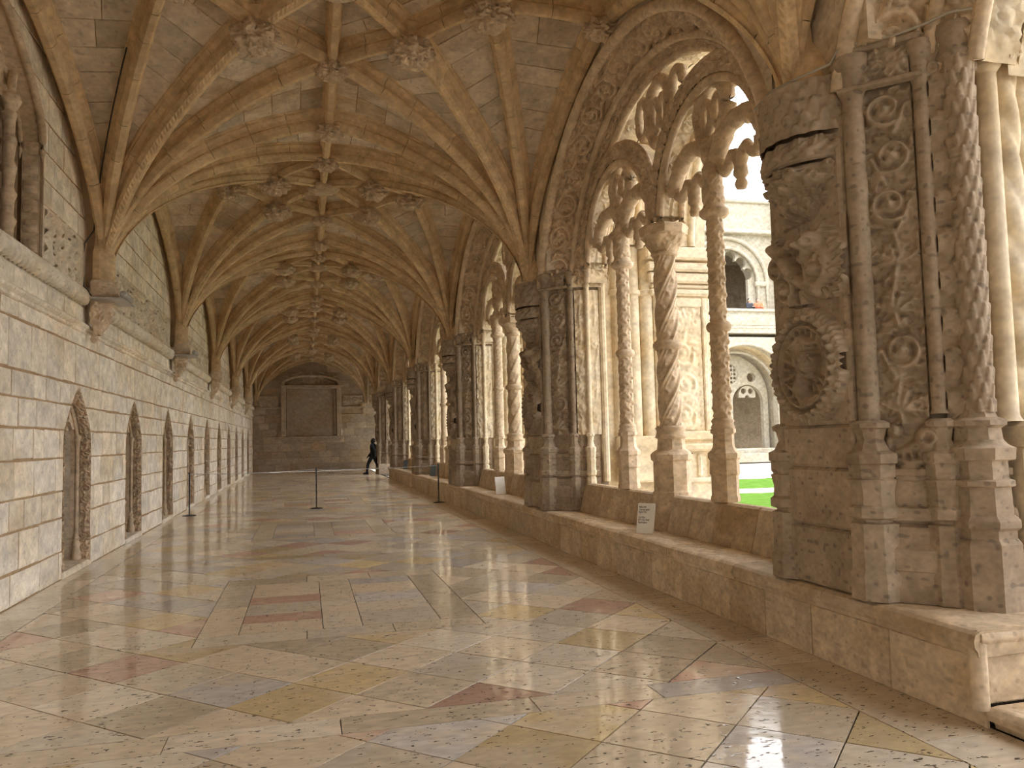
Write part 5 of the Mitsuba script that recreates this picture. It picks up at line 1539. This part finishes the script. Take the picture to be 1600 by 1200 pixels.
add('cable', shape(tube(np.stack([np.interp(t, kk, pts[:, i]) for i in range(3)], 1), 0.010, 6), 'cable_pale', True), label='pale thin cable lying over the carved top of the big dark pier', category='cable')


# ================================================================== PEOPLE
def chain(joints, links, edge=0.02, it=8):
    """One smooth skin over spheres at the joints, hulled link by link."""
    parts = []
    for a, b in links:
        sp = [m3.Manifold.sphere(joints[j][3], 16).translate(tuple(joints[j][:3])) for j in (a, b)]
        parts.append(m3.Manifold.batch_hull(sp))
    m = m3.Manifold.batch_boolean(parts, m3.OpType.Add).refine_to_length(edge)
    me = m.to_mesh()
    t = trimesh.Trimesh(np.array(me.vert_properties[:, :3]), np.array(me.tri_verts), process=False)
    trimesh.smoothing.filter_taubin(t, lamb=0.5, nu=0.53, iterations=it)
    return t


def person(label, x, y, z, yaw, walk, top, legs, hair, arms_up=False, h=1.74, skin='skin'):
    """A standing or walking figure; body, jacket, trousers, shoes and hair."""
    s = h / 1.74
    st = 0.26 * walk
    J = {'head': (0.02, 0, 1.60, 0.085), 'crown': (0.0, 0, 1.655, 0.085), 'chin': (0.055, 0, 1.545, 0.05), 'neck': (0, 0, 1.47, 0.052), 'chest': (0, 0, 1.30, 0.125), 'waist': (0, 0, 1.08, 0.115), 'hip': (0, 0, 0.94, 0.125), 'nose': (0.105, 0, 1.585, 0.016), 'brow': (0.085, 0, 1.615, 0.03),
         'eaL': (-0.005, 0.088, 1.59, 0.018), 'eaR': (-0.005, -0.088, 1.59, 0.018)}
    for q, sg in (('L', 1), ('R', -1)):
        f = st * sg
        J['sh' + q] = (0, 0.165 * sg, 1.40, 0.062)
        if arms_up:
            J['el' + q] = (0.10, 0.22 * sg, 1.16, 0.045); J['wr' + q] = (0.30, 0.09 * sg, 1.20, 0.032)
        else:
            J['el' + q] = (-0.05 - f * 0.5, 0.215 * sg, 1.13, 0.045); J['wr' + q] = (0.05 - f * 0.9, 0.21 * sg, 0.90, 0.032)
        w = np.array(J['wr' + q][:3]); e_ = np.array(J['el' + q][:3]); dr_ = (w - e_) / np.linalg.norm(w - e_)
        pm = w + dr_ * 0.075; J['pa' + q] = (*pm, 0.034)
        for i in range(4):
            k1 = pm + dr_ * 0.035 + np.array([0, 0, 0]) + np.array([0.012 * (i - 1.5), 0.012 * (i - 1.5) * -sg, 0]); k2 = k1 + dr_ * (0.045 - 0.005 * abs(i - 1.4)) + np.array([0.012, -0.012 * sg, 0])
            J[f'f{i}a' + q] = (*k1, 0.010); J[f'f{i}b' + q] = (*k2, 0.008)
        tb = w + dr_ * 0.04 + np.array([0.035, -0.01 * sg, 0]); J['ta' + q] = (*tb, 0.011); J['tb' + q] = (*(tb + dr_ * 0.04 + np.array([0.012, 0, 0])), 0.009)
        J['hp' + q] = (0, 0.085 * sg, 0.92, 0.095); J['kn' + q] = (f * 0.75 + 0.03 * walk, 0.09 * sg, 0.50, 0.058); J['an' + q] = (f * 1.3 - 0.05 * walk, 0.09 * sg, 0.09, 0.042)
        J['toe' + q] = (f * 1.3 - 0.05 * walk + 0.15, 0.10 * sg, 0.035, 0.034); J['heel' + q] = (f * 1.3 - 0.05 * walk - 0.05, 0.09 * sg, 0.04, 0.036)
    body = [('head', 'crown'), ('head', 'chin'), ('head', 'neck'), ('neck', 'chest'), ('chest', 'waist'), ('waist', 'hip'), ('head', 'nose'), ('brow', 'head'), ('head', 'eaL'), ('head', 'eaR')]
    for q in 'LR':
        body += [('chest', 'sh' + q), ('sh' + q, 'el' + q), ('el' + q, 'wr' + q), ('wr' + q, 'pa' + q), ('hip', 'hp' + q), ('hp' + q, 'kn' + q), ('kn' + q, 'an' + q), ('an' + q, 'toe' + q), ('wr' + q, 'ta' + q), ('ta' + q, 'tb' + q)]
        for i in range(4): body += [('pa' + q, f'f{i}a' + q), (f'f{i}a' + q, f'f{i}b' + q)]
    fat = lambda d: {k: (*v[:3], v[3] + d) for k, v in J.items()}
    R = trimesh.transformations.rotation_matrix(yaw, [0, 0, 1])
    def put(t):
        v = np.array(t.vertices) * s
        return (v @ R[:3, :3].T + [x, y, z], np.array(t.faces))
    p = thing('person', label, 'person')
    add('body', shape(put(chain(J, body, 0.025, 4)), skin, True), parent=p)
    jk = [('chest', 'waist'), ('waist', 'hip'), ('neck', 'chest')] + [l for q in 'LR' for l in (('chest', 'sh' + q), ('sh' + q, 'el' + q), ('el' + q, 'wr' + q))]
    Jf = fat(0.022); Jf['neck'] = (0, 0, 1.44, 0.06)
    add('jacket', shape(put(chain(Jf, jk, 0.03, 6)), top, True), parent=p)
    tr = [l for q in 'LR' for l in (('hip', 'hp' + q), ('hp' + q, 'kn' + q), ('kn' + q, 'an' + q))]
    add('trousers', shape(put(chain(fat(0.016), tr, 0.03, 6)), legs, True), parent=p)
    for q in 'LR': add('shoe', shape(put(chain(fat(0.012), [('heel' + q, 'toe' + q), ('an' + q, 'heel' + q)], 0.02, 4)), 'cloth_black', True), parent=p)
    Jh = {'a': (-0.02, 0, 1.66, 0.095), 'b': (-0.045, 0, 1.60, 0.085), 'c': (-0.05, 0, 1.60 if hair == 'short' else 1.40, 0.06)}
    add('hair', shape(put(chain(Jh, [('a', 'b'), ('b', 'c')], 0.025, 4)), 'hair_dark', True), parent=p)


person('person in dark clothes walking past the end of the arcade', 3.33, 41.64, 0.0, PI * 0.86, 1.0, 'cloth_black', 'cloth_black', 'short', h=1.84, skin='cloth_black')

# ================================================================== COURTYARD
structure('ground', 'pale courtyard paving')
add('paving', shape(box(3.7, 70, -40, 42.3, -0.25, -0.06), 'path_gravel'), parent='ground')
labels['lawn'] = {'label': 'strip of bright green lawn in the courtyard beyond the arcade', 'kind': 'stuff'}
rg = np.random.default_rng(9)


def lawn(x0, x1, y0, y1, key):
    U, V = np.meshgrid(np.linspace(x0, x1, 90), np.linspace(y0, y1, 40))
    Z = -0.05 + 0.03 * meshkit.noise(np.stack([U * 6, V * 6, U * 0], -1)) + 0.02 * rg.random(U.shape)
    Z[[0, -1]] = -0.07; Z[:, [0, -1]] = -0.07
    scene[key] = shape(grid(np.stack([U, V, Z], -1)), 'grass')


lawn(8.2, 40, 14.0, 20.3, 'lawn')
labels['lawn_001'] = {'label': 'second strip of green lawn, past the pale courtyard path', 'kind': 'stuff'}
lawn(8.2, 40, 22.2, 26.3, 'lawn_001')

wing = thing('cloister_wing', 'bright two-storey stone wing with arches across the courtyard', 'building')
YF = 42.0
cxs = [24.15 + 7.36 * i for i in range(-2, 3)]


def round_open(c, z0, zs, r, point=0.0):
    a = np.linspace(0, PI, 24)
    return Polygon(np.vstack([[[c + r, z0]], np.stack([c + r * np.cos(a), zs + r * np.sin(a)], 1), [[c - r, z0]]]))


XW0, XW1 = 7.0, 46.0
lowers = [round_open(c, 0.75, 3.75, 2.75) for c in cxs]
uppers = [round_open(c, 8.75, 10.6, 2.0) for c in cxs]
face = sbox(XW0, -0.1, XW1, 13.6).difference(shapely.union_all(lowers + [p.buffer(0.02) for p in uppers]))
add('wall', shape(extrude(face, YF, YF + 1.2, 'xzy'), 'stone_facade'), parent=wing)
add('back_wall', shape(box(XW0, XW1, YF + 6.0, YF + 6.2, 0, 13.5), 'stone_pier', tone=(0.4, 0.2)), parent=wing)
add('gallery_floor', shape(box(XW0, XW1, YF + 0.2, YF + 6.1, 7.4, 7.66), 'stone_facade'), parent=wing)
add('gallery_ceiling', shape(box(XW0, XW1, YF + 0.2, YF + 6.1, 13.0, 13.5), 'stone_facade'), parent=wing)
gb = []
for z in np.arange(7.4, 13.0, 0.62):
    x = XW0 + 0.8 * rg.random()
    while x < XW1:
        l = 0.9 + 0.7 * rg.random()
        gb.append((slab_stone([[x + .02, YF + 5.98, z + .02], [x + l - .02, YF + 5.98, z + .02], [x + l - .02, YF + 5.98, z + .60], [x + .02, YF + 5.98, z + .60]], (0, -1, 0), 0.01, 0.01, 0.02), (rg.random(), rg.random()))); x += l
pieces(wing, 'wall_block', 'wall_block_rest', gb, 'stone_pier', 60)
add('terrace', shape(rbox(XW0, XW1, YF - 1.7, YF + 0.2, 7.30, 7.66, 0.05), 'stone_facade', tone=(0.7, 0.4)), parent=wing)
for z, d, h in ((7.30, 1.78, 0.10), (7.58, 1.74, 0.10), (8.55, 1.80, 0.16)):
    add('parapet_moulding', shape(rbox(XW0, XW1, YF - d, YF - 1.45, z, z + h, 0.03), 'stone_facade', tone=(0.8, 0.4)), parent=wing)
add('parapet', shape(box(XW0, XW1, YF - 1.65, YF - 1.5, 7.35, 8.6), 'stone_facade', tone=(0.6, 0.4)), parent=wing)
for i, c in enumerate(cxs):
    if c < 12 or c > 40: continue
    R = rinceau(0.62, 5.2, 0.05, 190 + i, 0.05, 0.5)
    add('parapet_relief', shape(R.mesh(lambda U, V, H: np.stack([c - 2.6 + V, YF - 1.66 - H, 7.78 + U], -1)), 'stone_facade', True, (0.6, 0.4)), parent=wing)
arcf = sbox(XW0, 0.0, XW1, 7.1).difference(shapely.union_all([round_open(c, 0.5, 3.75, 2.9) for c in cxs]))
add('outer_arcade', shape(extrude(arcf, YF - 1.65, YF - 1.15, 'xzy'), 'stone_facade', tone=(0.6, 0.4)), parent=wing)
for c in cxs:
    if c < 5 or c > 42: continue
    for zs, r, rr, yy in ((3.75, 2.95, 0.10, YF - 1.68), (3.75, 2.6, 0.09, YF - 0.6), (10.6, 2.02, 0.10, YF - 0.06), (10.6, 2.6, 0.12, YF - 0.1)):
        P = np.stack([c + r * np.cos(np.linspace(PI, 0, 28)), np.full(28, yy), zs + r * np.sin(np.linspace(PI, 0, 28))], 1)
        P = np.vstack([[[c - r, yy, zs - (1.9 if zs > 5 else 3.0)]], P, [[c + r, yy, zs - (1.9 if zs > 5 else 3.0)]]])
        add('arch_moulding', shape(tube(P, rr, 7), 'stone_facade', True, (0.8, 0.4)), parent=wing)
    a = np.linspace(0, PI, 24)
    G = [np.stack([c + 2.9 * np.cos(a), np.full(24, y_), 3.75 + 2.9 * np.sin(a)], 1) for y_ in (YF - 1.15, YF)]
    add('arch_vault', shape(grid(np.array(G)), 'stone_outer', True), parent=wing)
    # tracery in the lower arch: two lights, a central pier and a roundel; cusps in the upper arch
    lo = round_open(c, 0.75, 3.75, 2.55).difference(shapely.union_all([round_open(c - 1.22, 0.5, 3.5, 1.0), round_open(c + 1.22, 0.5, 3.5, 1.0), Point(c, 5.15).buffer(0.62), Point(c - 1.5, 4.95).buffer(0.28), Point(c + 1.5, 4.95).buffer(0.28)]))
    add('lower_tracery', shape(extrude(lo, YF + 0.3, YF + 0.6, 'xzy'), 'stone_facade', tone=(0.8, 0.4)), parent=wing)
    lat = Point(c, 5.15).buffer(0.62).difference(shapely.union_all([Point(c + 0.22 * i, 5.15 + 0.24 * j).buffer(0.085) for i in (-2, -1, 0, 1, 2) for j in (-2, -1, 0, 1, 2)]))
    add('tracery_roundel', shape(extrude(lat, YF + 0.35, YF + 0.5, 'xzy'), 'stone_facade', tone=(0.8, 0.4)), parent=wing)
    for s in (-1, 1):
        ring_ = Point(c + s * 1.22, 3.9).buffer(0.55).difference(shapely.union_all([Point(c + s * 1.22 + 0.27 * math.cos(q), 4.0 + 0.27 * math.sin(q)).buffer(0.17) for q in (0.5, 2.6, 4.71)])).intersection(sbox(c - 4, 3.75, c + 4, 6))
        add('tracery_cusp', shape(extrude(ring_, YF + 0.35, YF + 0.5, 'xzy'), 'stone_facade', tone=(0.8, 0.4)), parent=wing)
        add('arch_pier', shape(rbox(c + s * 2.62 - 0.14, c + s * 2.62 + 0.14, YF - 0.9, YF - 0.3, 0.5, 3.75, 0.04), 'stone_facade', tone=(0.7, 0.4)), parent=wing)
    up = uppers[cxs.index(c)].difference(shapely.union_all([round_open(c, 8.0, 10.6, 1.50)] + [Point(c + 1.62 * math.cos(q), 10.6 + 1.62 * math.sin(q)).buffer(0.34) for q in np.linspace(0.35, PI - 0.35, 6)]))
    add('upper_cusps', shape(extrude(up, YF + 0.2, YF + 0.45, 'xzy'), 'stone_facade', tone=(0.8, 0.4)), parent=wing)
    for s in (-1, 1): add('impost_band', shape(rbox(c + s * 2.3 - 0.45, c + s * 2.3 + 0.45, YF - 0.16, YF + 0.1, 10.35, 10.65, 0.05), 'stone_facade', tone=(0.8, 0.4)), parent=wing)
for i in range(len(cxs)):
    bx = cxs[i] + 3.68
    if bx < XW0 or bx > XW1: continue
    for z0, z1, q in ((0.0, 0.7, 0.85), (0.7, 1.6, 0.7), (1.6, 1.9, 0.8), (1.9, 6.9, 0.62), (7.1, 8.7, 0.62)):
        add('buttress_block', shape(rbox(bx - q, bx + q, YF - 2.0 - (q - 0.62), YF - 1.0, z0, z1, 0.05), 'stone_facade', tone=(0.6, 0.5)), parent=wing)
    add('upper_shaft', shape(lathe([(0.55, 8.6), (0.5, 9.0), (0.45, 10.8), (0.6, 10.9), (0.6, 11.2), (0.45, 11.3), (0.45, 13.2), (0.62, 13.5), (0.62, 15.3), (0.34, 15.5), (0.34, 16.4), (0.46, 16.5), (0.46, 16.8), (0.25, 17.0), (0.2, 20.5)], (bx, YF - 0.35), 12), 'stone_facade', 25, (0.8, 0.4)), parent=wing)
for z, d, h in ((13.45, 0.45, 0.25), (15.35, 0.30, 0.20)):
    add('cornice', shape(rbox(XW0, XW1, YF - d, YF + 0.6, z, z + h, 0.05), 'stone_facade', tone=(0.7, 0.3)), parent=wing)
add('roof_parapet', shape(box(XW0, XW1, YF - 0.12, YF + 0.4, 13.7, 15.4), 'stone_facade', tone=(0.7, 0.4)), parent=wing)
add('bench_base', shape(rbox(XW0, XW1, YF - 1.0, YF + 0.2, -0.05, 0.75, 0.05), 'stone_facade', tone=(0.6, 0.5)), parent=wing)
person('person in dark blue jacket and black cap at the upper gallery parapet', 21.9, YF - 1.1, 7.68, -PI / 2 - 0.2, 0, 'cloth_navy', 'cloth_grey', 'short', True, h=1.82)
person('person with long dark hair in a grey coat and pink scarf on the upper gallery', 24.9, YF - 1.1, 7.68, -PI / 2 + 0.2, 0, 'cloth_grey', 'cloth_pink', 'long', True, h=1.75)
person('person in an orange jacket beside the grey-coated one on the upper gallery', 25.47, YF - 1.1, 7.68, -PI / 2 - 0.3, 0, 'cloth_orange', 'cloth_grey', 'short', True, h=1.76)
